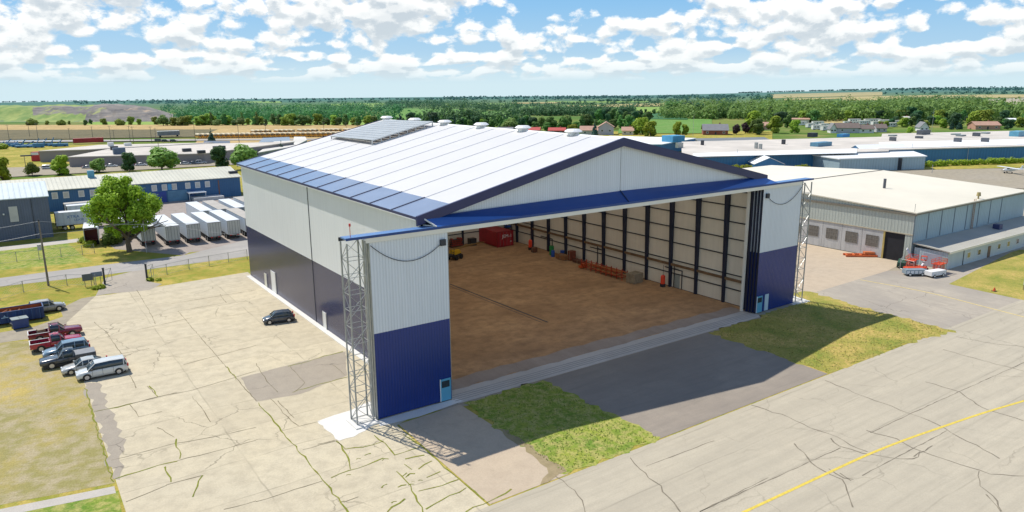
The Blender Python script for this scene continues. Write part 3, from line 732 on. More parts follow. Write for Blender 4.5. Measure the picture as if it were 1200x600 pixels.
# doors in the long side wall
def sdoor(y0, y1, z1, m, z0=.1, nm='side_door'):
    o = HB().box(XL-.09, y0, z0, XL-.006, y1, z1).build(nm, m)
    mb = MB(); mb.box(XL-.12-XM, y0-.08-YF, z0, XL-.01-XM, y0-YF, z1+.08); mb.box(XL-.12-XM, y1-YF, z0, XL-.01-XM, y1+.08-YF, z1+.08); mb.build('door_frame', FASC, o)
sdoor(49.3, 51.3, 3.4, WHITED); sdoor(54.0, 54.9, 2.2, M('cream_door',(.7,.68,.55),.5)); sdoor(28.5, 29.5, 2.3, WHITED)
# frames inside: tapered columns, rafters, girts
def column(x, s, y):
    mb = HB(); w0, w1 = .35, .95
    mb.prism([(x,.04),(x+s*w0,.04),(x+s*w1,17.6),(x,18.0)], y-.19, y+.19); return mb.build('column', NAVY)
ys = [6.4+5.2*k for k in range(11)]
for y in ys:
    column(XR-.22, -1, y); column(XL+.22, 1, y)
    mb = HB(); mb.bar((XL+.5,y,17.9),(XM,y,HR-.75),.2,.9); mb.bar((XR-.5,y,17.9),(XM,y,HR-.75),.2,.9); mb.build('rafter', NAVY)
for k, z in enumerate((2.3,4.4,7.2,9.6,12.0,14.3,16.4)):
    mb = HB(); mb.box(XR-.34, YF+.6, z-.07, XR-.21, YB-.3, z+.07); mb.box(XL+.21, YF+.6, z-.07, XL+.34, YB-.3, z+.07); mb.box(XL+.4, YB-.36, z-.07, XR-.4, YB-.215, z+.07)
    mb.build('girt', DKSTEEL)
HB().box(XR-.62, YF+.8, 3.55, XR-.38, YB-.4, 3.9).build('service_pipe', PIPE)
for k in range(9):
    x = XL+5.2+k*5.2; HB().box(x-.15, YB-.6, 0, x+.15, YB-.22, rz_(x)-.4).build('rear_post', NAVY)
# downpipes, cable drops and door frames on the inner wall
for y, z in ((47,2.6),(32.5,3.0),(14.5,3.0)): mb = HB(); mb.bar((XR-.3,y,z),(XR-.3,y+3.6,z),.12); mb.bar((XR-.3,y,.1),(XR-.3,y,z),.1); mb.bar((XR-.3,y+1.6,.1),(XR-.3,y+1.6,z+.5),.1); mb.bar((XR-.3,y,z),(XR-.3,y+1.6,z+.1),.1); mb.build('door_surround', DKSTEEL)
HB().box(XR-.27, 15.0, .1, XR-.205, 16.0, 2.2).build('inner_door', M('grey_door',(.30,.33,.30),.5))
# rooftop array: rack of grey slatted panels on the left slope near the ridge
def on_slope(x, l): return rz_(x)+T+l
ar = empty('roof_panel_array', (20.3-XM, 43.2-YF, 0)); ar.parent = hg
mb = MB(); PAN = M('grey_panel', (.40,.42,.42), .35, .12, .6); FR = M('aluminium_frame', (.55,.56,.55), .35, .1, metal=.3)
X0, X1, Y0, Y1 = 20.2, 30.6, 43.0, 59.9
def arr(x, y, l): return (x-20.3, y-43.2, on_slope(x, l))
for i in range(10):
    xa = X0+(X1-X0)*i/10; xb = X0+(X1-X0)*(i+.9)/10
    mb.add([arr(xa,Y0,.75),arr(xb,Y0,.75),arr(xb,Y1,.45),arr(xa,Y1,.45),arr(xa,Y0,.81),arr(xb,Y0,.81),arr(xb,Y1,.51),arr(xa,Y1,.51)], [(0,3,2,1),(4,5,6,7),(0,1,5,4),(1,2,6,5),(2,3,7,6),(3,0,4,7)])
mb.build('panel', PAN, ar)
mb = MB()
for i in range(8):
    x = X0+(X1-X0)*i/7; mb.bar(arr(x,Y0+.2,0), arr(x,Y0+.2,.74), .14); mb.bar(arr(x,Y1-.3,0), arr(x,Y1-.3,.44), .14); mb.bar(arr(x,Y0+.2,.70), arr(x,Y1-.3,.40), .1)
mb.bar(arr(X0,Y0,.72), arr(X1,Y0,.72), .12, .16); mb.bar(arr(X0,Y0,.1), arr(X1,Y0,.1), .1, .1); mb.bar(arr(X0,Y0,.74), arr(X0,Y1,.46), .1, .12)
mb.build('rack', FR, ar)

# ------------------------------------------------------------------ things inside the hangar
def box_thing(name, label, cat, x, y, rz=0., grp=None): return empty(name, (x, y, .04), rz, label, cat, grp)
RED = M('red_container_paint', (.42,.02,.03), .45, .25, .8, rib=(.35,.03,'h'))
def letters(txt, parent, loc, rot, size, mat, name='lettering', ext=.01):
    cu = bpy.data.curves.new(name, 'FONT'); cu.body = txt; cu.size = size; cu.extrude = ext; cu.align_x = 'CENTER'; cu.align_y = 'CENTER'; cu.space_character = 1.05
    o = bpy.data.objects.new(name, cu); COL.objects.link(o); dg = bpy.context.evaluated_depsgraph_get()
    me = bpy.data.meshes.new_from_object(o.evaluated_get(dg)); bpy.data.objects.remove(o); me.materials.clear(); me.materials.append(mat)
    o = bpy.data.objects.new(name, me); COL.objects.link(o); o.parent = parent; o.location = loc; o.rotation_euler = rot
    return o
WLET = M('white_lettering', (.85,.85,.85), .5, .03)
c = box_thing('shipping_container', 'dark red shipping container with white lettering at the back of the hangar', 'container', 53.4, 56.6)
MB().box(-1.9,0,.15,1.9,7.6,3.0).build('body', RED, c, bevel=.03)
mb = MB()
for x in (-1.9,1.9):
    for y in (0,7.6): mb.box(x-.07,y-.07,.0,x+.07,y+.07,3.05)
mb.box(-1.95,-.05,2.95,1.95,.05,3.08); mb.box(-1.95,-.05,.0,1.95,.05,.16); mb.build('corner_frame', M('maroon_frame',(.25,.015,.02),.5), c)
mb = MB(); [mb.tube((x,-.06,.2),(x,-.06,2.9),.03,5) for x in (-1.2,-.4,.4,1.2)]; mb.build('lock_rods', M('grey_rod',(.25,.22,.22),.4,metal=.5), c)
letters('JEM-1', c, (.4,-.09,2.05), (PI/2,0,0), .95, WLET)
letters('20', c, (1.3,-.09,.9), (PI/2,0,0), .35, WLET)
# yellow boom lift
YM = M('yellow_machine_paint', (.70,.42,.02), .4, .1); RUB = M('rubber', (.02,.02,.02), .8, .2)
def wheel(parent, x, y, z, r, w, rim=None, axis='y', nm='wheel'):
    e = MB(); d = (0,w/2,0) if axis == 'y' else (w/2,0,0)
    e.tube((x-d[0],y-d[1],z),(x+d[0],y+d[1],z),r,16); o = e.build('wheel', RUB, parent)
    if rim:
        q = MB(); s = 1.02; q.tube((x-d[0]*s,y-d[1]*s,z),(x+d[0]*s,y+d[1]*s,z),r*.62,14); q.build('rim', rim, o)
    return o
t = box_thing('boom_lift', 'small yellow boom lift with its long arm stretched low across the floor', 'boom lift', 39.9, 53.2, math.radians(28))
MB().box(-1.1,-.8,.5,1.0,.8,1.0).build('chassis', DKSTEEL, t); MB().loft([[(-.9,-.7,1.0),(-.9,.7,1.0),(-.8,.6,1.9),(-.8,-.6,1.9)],[(1.2,-.7,1.0),(1.2,.7,1.0),(.9,.55,1.75),(.9,-.55,1.75)]]).build('engine_cover', YM, t, bevel=.05)
for x in (-.8,.8):
    for y in (-.85,.85): wheel(t, x, y, .45, .45, .35)
MB().bar((-.4,0,1.9),(6.5,0,1.5),.28,.3).bar((6.3,0,1.5),(11.,0,1.1),.18,.2).build('boom', M('brown_boom',(.28,.16,.05),.5), t)
mb = MB(); mb.box(-2.2,-.6,1.1,-1.2,.6,1.2)
for x in (-2.2,-1.2):
    for y in (-.6,.6): mb.bar((x,y,1.1),(x,y,2.2),.06)
for z in (1.6,2.2): mb.bar((-2.2,-.6,z),(-1.2,-.6,z),.06); mb.bar((-2.2,.6,z),(-1.2,.6,z),.06); mb.bar((-2.2,-.6,z),(-2.2,.6,z),.06)
mb.build('basket', DKSTEEL, t)
# goods standing along the right inner wall
ORG = M('orange_paint', (.62,.10,.02), .45, .2, 1.); GRN = M('green_plastic', (.02,.26,.06), .4, .1); BLU = M('blue_plastic', (.02,.09,.38), .4, .1); CARD = M('brown_cardboard', (.28,.13,.05), .8, .2); WOODM = M('weathered_wood', (.30,.24,.16), .85, .3, 2.)
def barrel(label, x, y, m, h=1.0, r=.35, grp=None):
    b = box_thing('barrel', label, 'barrel', x, y, 0, grp); mb = MB()
    R = [(r,0),(r,.02),(r*.96,.3*h),(r*1.03,.33*h),(r*.96,.36*h),(r*.96,.63*h),(r*1.03,.66*h),(r*.96,.69*h),(r,.98*h),(r*.9,h)]
    mb.loft([[(rr_*math.cos(2*PI*k/14), rr_*math.sin(2*PI*k/14), z) for k in range(14)] for rr_, z in R]); mb.build('drum', m, b)
    MB().tube((.12,0,h),(.12,0,h+.04),.06,8).build('bung', DKSTEEL, b)
barrel('green barrel by the inner wall, behind a blue one', 56.3, 45.4, GRN, 1.7, .45)
barrel('low blue barrel in front of the green barrel', 55.5, 44.0, BLU, 1.2, .35)
barrel('blue barrel between the wall columns', 56.6, 42.6, BLU, 1.3, .4)
def carton(label, x, y, w, d, h, m=CARD, rz=0., nm='carton'):
    b = box_thing(nm, label, 'crate', x, y, rz)
    MB().box(-w/2,-d/2,.1,w/2,d/2,h).build('crate_body', m, b, bevel=.02)
    mb = MB(); [mb.box(-w/2,s-.06,0,w/2,s+.06,.1) for s in (-d/2+.1,0,d/2-.1)]; mb.box(-w/2-.02,-.05,.1,w/2+.02,.05,h+.02); mb.build('skids', WOODM, b)
carton('long brown crate on the hangar floor beside the barrels', 55.6, 41.2, 1.3, 2.6, .9)
carton('upright rusty brown crate behind the long one', 56.4, 39.6, 1.1, 1.0, 1.8, M('rusty_crate',(.24,.06,.03),.7,.3))
carton('low dark brown crate farther along the wall', 56.2, 37.2, 1.1, 2.6, .6, M('dark_crate',(.13,.05,.03),.8,.3))
carton('small brown crate under the orange drum stand', 54.9, 49.0, .9, .9, 1.0, M('dark_crate2',(.16,.06,.03),.8,.3))
carton('square grey timber crate standing near the nearer red cabinet', 54.9, 21.9, 2.2, 1.7, 1.6, WOODM, .1)
def cabinet(label, x, y, h):
    b = box_thing('fire_cabinet', label, 'cabinet', x, y); OR = M('signal_red', (.85,.06,.02), .4, .05)
    mb = MB(); mb.tube((0,0,.5),(0,0,h-.2),.36,12); mb.tube((0,0,h-.2),(0,0,h),.36,12,.2); mb.build('cover', OR, b, bevel=.02)
    MB().box(-.3,-.3,0,.3,.3,.5).build('plinth', DKSTEEL, b); MB().tube((.0,0,h),(.0,0,h+1.6),.03,6).build('pipe', DKSTEEL, b)
cabinet('round bright red fire cabinet far along the inner wall', 55.6, 51.2, 2.0); cabinet('round bright red fire cabinet near the hangar doors', 56.6, 17.4, 1.9)
# long red rack lying along the wall
rk = box_thing('steel_rack', 'long red steel rack loaded with timber along the inner wall', 'rack', 54.6, 23.9)
mb = MB(); L_ = 10.2
for k in range(9):
    y = L_*k/8; mb.bar((-.6,y,0),(-.6,y,1.7),.1); mb.bar((.6,y,0),(.6,y,1.5),.1); mb.bar((-.6,y,.5),(.6,y,.5),.08)
for z in (.5,1.2): mb.bar((-.6,0,z),(-.6,L_,z),.1); mb.bar((.6,0,z),(.6,L_,z),.1)
mb.build('frame', M('red_rack_steel',(.45,.05,.02),.5,.25,2.), rk)
mb = MB(); r_ = random.Random(2)
for k in range(14): x = -.5+r_.random(); z = .6+r_.random()*.55; y = r_.random()*3; mb.bar((x,y,z),(x,y+5+r_.random()*2,z),.16,.1)
mb.build('timber', M('orange_timber',(.42,.17,.05),.8,.3,1.5), rk)
mb = MB(); [mb.box(-.9+k*.5,9.8,.1,-.5+k*.5,10.6,.5+.3*(k % 2)) for k in range(3)]; mb.build('stacked_boxes', ORG, rk)
# clutter along the rear wall
SHELFM = M('pale_machine', (.55,.50,.48), .5, .2)
def shelf(label, x, y, w, h, m):
    b = box_thing('shelf_unit', label, 'shelf', x, y); mb = MB()
    for sx_ in (-w/2,w/2):
        for sy in (-.4,.4): mb.bar((sx_,sy,0),(sx_,sy,h),.08)
    for k in range(4): mb.box(-w/2,-.4,.2+k*(h-.3)/3,w/2,.4,.26+k*(h-.3)/3)
    mb.build('frame', DKSTEEL, b); mb = MB(); q = random.Random(int(x*10))
    for k in range(3):
        xx = -w/2+.1
        while xx < w/2-.4:
            ww = q.uniform(.25,.6); mb.box(xx,-.35,.27+k*(h-.3)/3,min(xx+ww,w/2-.05),.35,.27+k*(h-.3)/3+q.uniform(.3,.7)); xx += ww+.08
    mb.build('stored_goods', m, b)
shelf('open shelf of pink and red goods at the left of the rear wall', 41.9, 61.6, 2.2, 3.2, M('pinkish_goods',(.55,.25,.22),.6,.3,3.)); shelf('low dark shelf of red goods by the rear wall', 45.4, 61.9, 2.6, 1.6, M('red_goods',(.35,.05,.03),.6,.3,3.))
shelf('tall blue shelf beside the red container', 57.0-.2, 60.6, 1.2, 4.2, BLU); carton('dark machine crate against the rear wall', 48.6, 61.2, 1.4, 1.2, 1.5, DKSTEEL)
# ------------------------------------------------------------------ neighbouring buildings
def local(root):
    inv = root.matrix_basis.inverted()
    return lambda p: tuple(inv @ Vector(p))
def gable_building(name, label, cat, A, B, depth, h, rise, wallm, roofm, ridge='x', over=.3, group=None, flat=False, z0=None, gablem=None):
    """A, B: front base corners on the ground (left to right); local x runs A->B, local y away from the front"""
    A = Vector(A[:2]); B = Vector(B[:2]); d = B-A; W = d.length; rz = math.atan2(d.y, d.x)
    z = (terr(A.x, A.y)+terr(B.x,B.y))/2 if z0 is None else z0
    e = empty(name, (A.x, A.y, z), rz, label, cat, group)
    mb = MB(); D = depth
    if flat or rise <= 0.01:
        mb.box(0,0,-.5,W,D,h); mb.build('wall', wallm, e)
        mb = MB(); mb.box(-over,-over,h+.003,W+over,D+over,h+.25); mb.build('roof', roofm, e)
    elif ridge == 'x':
        mb.prism([(0,-.5),(D,-.5),(D,h),(D/2,h+rise),(0,h)], 0, W, 'x'); mb.build('wall', wallm, e)
        mb = MB(); s = rise/(D/2); o = over
        mb.prism([(-o,h-o*s+.02),(D/2,h+rise+.02),(D+o,h-o*s+.02),(D+o,h-o*s+.2),(D/2,h+rise+.2),(-o,h-o*s+.2)], -o, W+o, 'x'); mb.build('roof', roofm, e)
    else:
        mb.prism([(0,-.5),(W,-.5),(W,h),(W/2,h+rise),(0,h)], 0, D, 'y'); mb.build('wall', wallm, e)
        mb = MB(); s = rise/(W/2); o = over
        mb.prism([(-o,h-o*s+.02),(W/2,h+rise+.02),(W+o,h-o*s+.02),(W+o,h-o*s+.2),(W/2,h+rise+.2),(-o,h-o*s+.2)], -o, D+o, 'y'); mb.build('roof', roofm, e)
    e['W'] = W
    return e
def fwin(e, x, z, w, h, frame, glass=None, nm='window', y=-.03, side='front'):
    """window in the front wall (or the left gable wall), frame and pane"""
    mb = MB()
    if side == 'front': mb.box(x-w/2, y-.03, z-h/2, x+w/2, -.003, z+h/2)
    else: mb.box(y-.03, x-w/2, z-h/2, -.003, x+w/2, z+h/2)
    o = mb.build(nm, frame, e)
    if glass:
        mb = MB(); k = .12
        if side == 'front': mb.box(x-w/2+k*w, y-.045, z-h/2+k*h, x+w/2-k*w, y-.032, z+h/2-k*h)
        else: mb.box(y-.045, x-w/2+k*w, z-h/2+k*h, y-.032, x+w/2-k*w, z+h/2-k*h)
        mb.build('pane', glass, o)
    return o
BLW = M('blue_siding', (.035,.13,.27), .55, .15, .12, rib=(.5,.02,'h'), streak=.3)
BLW2 = M('factory_blue_siding', (.04,.19,.38), .5, .1, .05, rib=(.7,.02,'h'), streak=.25)
GRW = M('slate_blue_siding', (.11,.135,.19), .5, .15, .2, rib=(.45,.02,'h'), streak=.25)
CREAMR = M('cream_metal_roof', (.58,.56,.44), .5, .12, .2, rib=(1.0,.03,'x'), streak=.15)
PALER = M('pale_blue_metal_roof', (.55,.62,.62), .45, .1, .2, rib=(1.0,.03,'x'))
BEIGEW = M('taupe_block_wall', (.27,.24,.23), .8, .1, .1)
GRAVR = M('gravel_roof', (.58,.53,.46), .95, .18, .08)
OFFR = M('off_white_roof', (.62,.59,.52), .7, .15, .06)
WHR = M('white_roof', (.82,.83,.81), .6, .06, .1)
HROOF = M('weathered_cream_roof', (.74,.68,.54), .6, .10, .05, streak=.0)
PALEG = M('pale_green_siding', (.46,.50,.45), .5, .1, .1, rib=(.6,.03,'h'), streak=.25)
PALEB = M('pale_blue_siding', (.35,.47,.52), .5, .1, .1, rib=(.6,.03,'h'), streak=.25)
CONCW = M('concrete_wall', (.50,.50,.49), .7, .12, .4, streak=.45)
SHUT = M('shuttered_window', (.55,.53,.47), .7, .1, 1.)
DIRTYG = M('grimy_panes', (.16,.15,.13), .4, .35, 2.5)
WHF = M('white_frame', (.70,.70,.66), .5, .1)
DOORSHADE = M('painted_doorway_shade', (.015,.015,.02), .8, .3)

# long blue warehouse behind the trailers
bA = (-62, 161.5); bB = (30.6, 160.3)
bw = gable_building('warehouse', 'long blue warehouse with cream metal roof and a row of small shuttered windows', 'warehouse', bA, bB, 24, 5.5, 1.9, BLW, CREAMR, 'x', .4)
Wb = bw['W']
for px in (63.5,77,95,108.5,121,181,193,204.5,220.5,232,243.5):
    g = onY(px, 225, 161.0); 
    if px == 204.5: 
        pass
    fwin(bw, g[0]-bA[0], 4.1, 1.35, 1.7, WHF, SHUT)
g = onY(198.7, 217, 161.)[0]-bA[0]; fwin(bw, g, 4.1, 1.2, 1.6, M('blue_shutter',(.06,.30,.55),.5))
for px, w, m in ((187,3.4,M('blue_dock_door',(.02,.06,.28),.5)),(208,5.,M('pale_blue_dock_door',(.10,.24,.36),.5)),(226,1.2,M('blue_steel_door',(.03,.09,.25),.5)),(257,.3,M('rust_stain_pipe',(.20,.10,.07),.7))):
    g = onY(px, 230, 161.)[0]-bA[0]; MB().box(g-w/2,-.07,0,g+w/2,-.004,3.0 if w > .5 else 5.).build('dock_door' if w > .5 else 'downpipe', m, bw)
mb = MB(); g = onY(230, 233, 161.)[0]-bA[0]; mb.box(g-2.5,-3,2.2,g+2.2,0,2.4); mb.bar((g-2.3,-2.8,0),(g-2.3,-2.8,2.2),.12); mb.bar((g+2,-2.8,0),(g+2,-2.8,2.2),.12); mb.build('entrance_canopy', WHR, bw)
MB().box(g-1.5,-4.5,0,g+6.5,-.5,1.0).build('loading_ramp', CONCW, bw)
g = G(101,204,7.0); mb = MB(); mb.box(g[0]-bA[0]-.8, 9, 6.4, g[0]-bA[0]+.8, 10.6, 9.0); mb.build('roof_vent', M('blue_vent',(.10,.32,.42),.5), bw)
for px in (265,271): g = G(px,200,6.6); MB().box(g[0]-bA[0]-.6, 3.4, 5.9, g[0]-bA[0]+.6, 4.6, 6.9).build('roof_hatch', DKSTEEL, bw)
# slate blue shed at the left edge
gA = (-52, 123.2); gB = (-18.9, 122.6)
gs = gable_building('shed', 'slate blue metal shed with pale roof at the left edge', 'shed', gA, gB, 22, 8.7, 2.0, GRW, PALER, 'x', .2)
g = onY(16, 250, 123.)[0]-gA[0]; MB().box(g-.75,-.08,4.0,g+.75,-.004,7.2).build('window', SHUT, gs)
mb = MB(); 
for q in (-29.2,-22.): mb.box(q-gA[0]-.06,-.05,.2,q-gA[0]+.06,-.004,8.6)
mb.build('panel_joint', DKSTEEL, gs)
g = onY(4, 250, 123.)[0]-gA[0]; MB().box(g-.15,-.3,5.6,g+.15,-.004,5.9).build('wall_lamp', WHF, gs)
ground_poly('lawn', PX((-60,296),(75,281),(97,300),(108,307),(-60,322)), GR_GREEN, .019)
ground_poly('footpath', PX((-60,301),(98,283),(98,279),(-60,296)), PATHC, .024)
# right neighbour: big low hangar with annex
hx0, hy0, hH = 102.7, 2.6, 8.9
hx1 = G(1206,224.5,8.9)[0]; rY = G(1030,201,10.3)[1]; Dp = 2*(rY-hy0)
nh = empty('hangar', (hx0, hy0, 0), 0, 'low grey green hangar with wide cream roof right of the big hangar', 'hangar')
Wn = hx1-hx0; Dn = Dp
mb = MB(); mb.prism([(0,0),(Dn,0),(Dn,hH),(Dn/2,hH+1.4),(0,hH)], .3, Wn, 'x'); mb.build('wall', PALEB, nh)
mb = MB(); s = 1.4/(Dn/2); mb.prism([(-.4,hH-.4*s+.02),(Dn/2,hH+1.42),(Dn+.4,hH-.4*s+.02),(Dn+.4,hH-.4*s+.22),(Dn/2,hH+1.62),(-.4,hH-.4*s+.22)], -.3, Wn+.3, 'x'); mb.build('roof', HROOF, nh)
mb = MB(); mb.box(-.25,-.35,hH-.42,-.0,Dn+.35,hH-.03); mb.box(-.3,-.40,hH-.25,Wn+.3,-.12,hH-.05); mb.build('gutter', M('brown_gutter',(.20,.18,.14),.6), nh)
mb = MB(); mb.prism([(0.02,5.2),(Dn,5.2),(Dn,hH-.02),(Dn/2,hH+1.35),(0.02,hH-.02)], .0, .295, 'x'); mb.build('upper_front', PALEG, nh)
mb = MB(); mb.box(-.06,0.0,5.0,.32,Dn,5.2); mb.build('door_track', M('beige_track',(.50,.44,.32),.6), nh)
mb = MB(); mb.box(.02,.02,0,.30,1.3,5.0); mb.build('corner_pier', PALEG, nh)
mb = MB(); mb.box(.18,1.3,0,.28,4.9,4.98); mb.build('doorway_shade_panel', DOORSHADE, nh)  # black sheet painted in for the shade inside the doorway
MB().box(.0,4.9,0,.29,5.2,4.98).build('door_post', M('yellow_post',(.50,.38,.12),.6), nh)
y = 5.2; i = 0
pw = 4.0
while y+pw < Dn-1:
    d = MB().box(.05,y,.1,.27,y+pw-.05,4.95).build('door_leaf', CONCW, nh)
    w = MB().box(.0,y+.8,1.9,.048,y+pw-.85,3.9).build('window', DIRTYG, d)
    mb = MB()
    for k in range(6): mb.box(-.02,y+.8+k*(pw-1.65)/5-.03,1.9,-.002,y+.8+k*(pw-1.65)/5+.03,3.9)
    for k in range(4): mb.box(-.03,y+.8,1.9+k*2/3-.03,-.021,y+pw-.85,1.93+k*2/3)
    mb.build('muntins', M('rusty_muntin',(.24,.22,.19),.7), w)
    y += pw
# wall seams on the long side
SLC = M('slate_cover',(.14,.18,.22),.5)
for k in range(1,8): MB().box(k*4.8-.09,-.06,3.9,k*4.8+.09,.28,hH-.1).build('column_cover', SLC, nh)
MB().box(-.02,-.06,0,.12,.02,hH-.1).build('column_cover', SLC, nh)
# ladder and chimney
mb = MB(); lx = 21.5
for s in (-.3,.3): mb.bar((lx+s,-.2,3.4),(lx+s,-.2,hH+.6),.08)
for k in range(16): mb.bar((lx-.3,-.2,3.6+k*.36),(lx+.3,-.2,3.6+k*.36),.05)
mb.build('ladder', M('rusty_ladder',(.35,.20,.12),.6), nh)
g = G(1148,234,9.0); MB().tube((g[0]-hx0,.6,hH),(g[0]-hx0,.6,hH+.8),.15,8).tube((g[0]-hx0,.6,hH+.8),(g[0]-hx0,.6,hH+1.5),.4,10,.3).build('roof_vent', M('brass_vent',(.40,.32,.14),.5), nh)
g = G(1036,222,9.6); MB().tube((g[0]-hx0,g[1]-hy0,9.0),(g[0]-hx0,g[1]-hy0,11.8),.28,10).build('chimney', M('chimney_steel',(.10,.11,.13),.5), nh)
mb = MB(); mb.box(-.28,Dn/2-.12,hH+1.63,Wn+.2,Dn/2+.12,hH+1.72); mb.build('ridge_seam', M('dark_ridge',(.10,.09,.08),.7), nh)
mb = MB(); mb.tube((.5,0.4,hH),(.5,.4,hH+1.6),.03,5); mb.build('mast', DKSTEEL, nh)
# annex with lean-to roof
ax = MB(); AW = 60; AD = 6.0
ax.box(0.4,-AD,0,AW,-.36,2.95); ao = ax.build('annex_wall', M('annex_siding',(.50,.58,.60),.5,.08,.1,rib=(.4,.02,'h'),streak=.2), nh)
mb = MB(); mb.prism([(-AD-.35,2.97),(-.13,3.55),(-.13,3.75),(-AD-.35,3.17)], .2, AW+.2, 'x'); mb.build('annex_roof', M('annex_roofing',(.42,.40,.34),.8,.12,.15), nh)
mb = MB(); mb.box(.18,-AD-.42,2.82,AW+.2,-AD-.352,3.2); mb.build('annex_fascia', FASC, nh)
mb = MB(); mb.box(.36,-AD+1.,0.05,.396,-2.,2.3); mb.build('annex_garage_door', M('mauve_door',(.42,.40,.45),.6,.1), nh)
mb = MB(); mb.box(.34,-AD+.1,.05,.396,-AD+.8,2.1); mb.build('annex_side_door', M('green_grey_door',(.36,.42,.38),.6,.1), nh)
for k in range(12):
    x = 8.+k*3.9
    if k == 2: o = MB().box(x-.5,-AD-.07,.05,x+.5,-AD-.004,2.15).build('annex_door', M('brown_door',(.16,.10,.07),.5), nh); continue
    o = MB().box(x-.6,-AD-.05,1.0,x+.6,-AD-.004,2.1).build('annex_window', WHF, nh); MB().box(x-.48,-AD-.065,1.12,x+.48,-AD-.052,1.98).build('pane', WINB if k % 2 else M('amber_blind',(.42,.33,.10),.5), o)
MB().box(5.95,-AD-.07,.05,6.1,-AD-.004,2.9).build('annex_seam', DKSTEEL, nh)
MB().box(26,-3.2,3.4,27.4,-2.,4.4).build('rooftop_unit', M('navy_unit',(.03,.04,.12),.5), nh)
ground_poly('shaded_path', [(103,-4.),(150,-4.),(150,-3.3),(103,-3.3)], ENTRY, .031)

# far right: the big blue factory with cream and gravel roofs, small sheds in front
def seen(px, py, z): return G(px, py, z)
def quad_roof_building(name, label, cat, c4, h, wallm, roofm, t=.35, z0=None, group=None):
    """low-slope building from its four eave corners in map coordinates"""
    P = [Vector(p[:2]) for p in c4]; z0 = min(terr(p.x, p.y) for p in P) if z0 is None else z0
    e = empty(name, (P[0].x, P[0].y, z0), 0, label, cat, group)
    Q = [(p.x-P[0].x, p.y-P[0].y) for p in P]
    MB().prism(Q, -.5, h, 'z').build('wall', wallm, e)
    c = Vector((sum(q[0] for q in Q)/4, sum(q[1] for q in Q)/4)); R = [tuple(Vector(q)+(Vector(q)-c).normalized()*.5) for q in Q]
    MB().prism(R, h+.003, h+t, 'z').build('roof', roofm, e)
    return e
fA = seen(1030,174.5,6.0); fB = seen(1260,168.5,6.0); fC = seen(1235,151.5,6.0); fD = seen(1035,156,6.0)
fac = quad_roof_building('factory', 'very long blue factory with a cream front roof strip on the far right', 'factory', (fA,fB,fC,fD), 6.0, BLW2, GRAVR)
fE = seen(800,184,5.6); fF = seen(1040,176.5,5.6); fG = seen(1040,160,5.6); fH = seen(800,166,5.6)
fac2 = quad_roof_building('factory', 'blue factory wing with gravel and white roofs right behind the big hangar', 'factory', (fE,fF,fG,fH), 5.6, BLW2, GRAVR)
def roof_strip(parent, pts, z, m, nm='roof_strip', t=.12):
    o = parent.location; MB().prism([(p[0]-o.x, p[1]-o.y) for p in pts], z-o.z, z-o.z+t, 'z').build(nm, m, parent)
zf = fac.location.z+6.36
roof_strip(fac, [seen(1030,174,zf),seen(1262,168,zf),seen(1262,162,zf),seen(1030,167,zf)], zf, WHR)
zf2 = fac2.location.z+5.96
roof_strip(fac2, [seen(812,184,zf2),seen(1004,179.5,zf2),seen(1004,174.5,zf2),seen(868,178,zf2),seen(812,180,zf2)], zf2, WHR)
fl = quad_roof_building('factory', 'left part of the blue works with a white roof and small blue rooftop cabin', 'factory', (seen(700,168,5),seen(775,168,5),seen(815,161,5),seen(715,158.5,5)), 5.0, BLW2, WHR)
o = fl.location; g = seen(788,164,5.4); MB().box(g[0]-o.x-4,g[1]-o.y-4,5.36,g[0]-o.x+4,g[1]-o.y+3,8.2).build('rooftop_cabin', M('sky_blue_cabin',(.06,.30,.50),.5), fl)
quad_roof_building('warehouse', 'dark grey flat roofed building between the blue works and the brick house', 'warehouse', (seen(822,166,4),seen(905,163.5,4),seen(895,159,4),seen(815,160.5,4)), 3.6, M('grey_block',(.18,.19,.20),.8), M('slate_roof',(.16,.18,.19),.8,.1,.1))
def roof_box(parent, px, py, w, d, h, m, z, nm='rooftop_unit'):
    g = seen(px, py, z); o = parent.location; MB().box(g[0]-o.x-w/2,g[1]-o.y-d/2,z-o.z,g[0]-o.x+w/2,g[1]-o.y+d/2,z-o.z+h).build(nm, m, parent)
SKY = M('blue_grey_unit', (.10,.25,.36), .5)
roof_box(fac2, 962,171,10,3.5,1.6,SKY,zf2); roof_box(fac2, 988,160.5,6,3,1.5,M('bright_blue_unit',(.05,.25,.50),.5),zf2); roof_box(fac2, 952,160.5,4,3,2.,DKSTEEL,zf2)
roof_box(fac2, 918,169,1.2,1.2,2.,DKSTEEL,zf2); roof_box(fac2, 886,174,1,1,2.4,GALV,zf2); roof_box(fac2, 891,174.5,1,1,2.0,GALV,zf2); roof_box(fac2,823,170,1.,1.,2.,DKSTEEL,zf2); roof_box(fac2,796,173,3.,1.5,2.,GALV,zf2)
for px, py, w, h in ((1082,157.5,14,3.2),(1077,162,4,1.4),(1144,159.5,4,2.4),(1122,166.5,3,2.6),(1154,166.5,3,2.6),(1046,165,2,2.4),(1120,158,8,.9),(1126,159.5,8,.9),(1155,156.5,7,.9),(1046,159.5,6,.9)):
    roof_box(fac, px, py, w*.6, 2.6, h*.7, M('grey_unit%d' % px,(.10,.11,.13),.5) if h > 1 else M('skylight',(.22,.26,.26),.4), zf)
g = roof_box(fac, 1192, 159.5, 8, 4, 2.4, M('light_blue_tank',(.12,.36,.50),.4), zf)
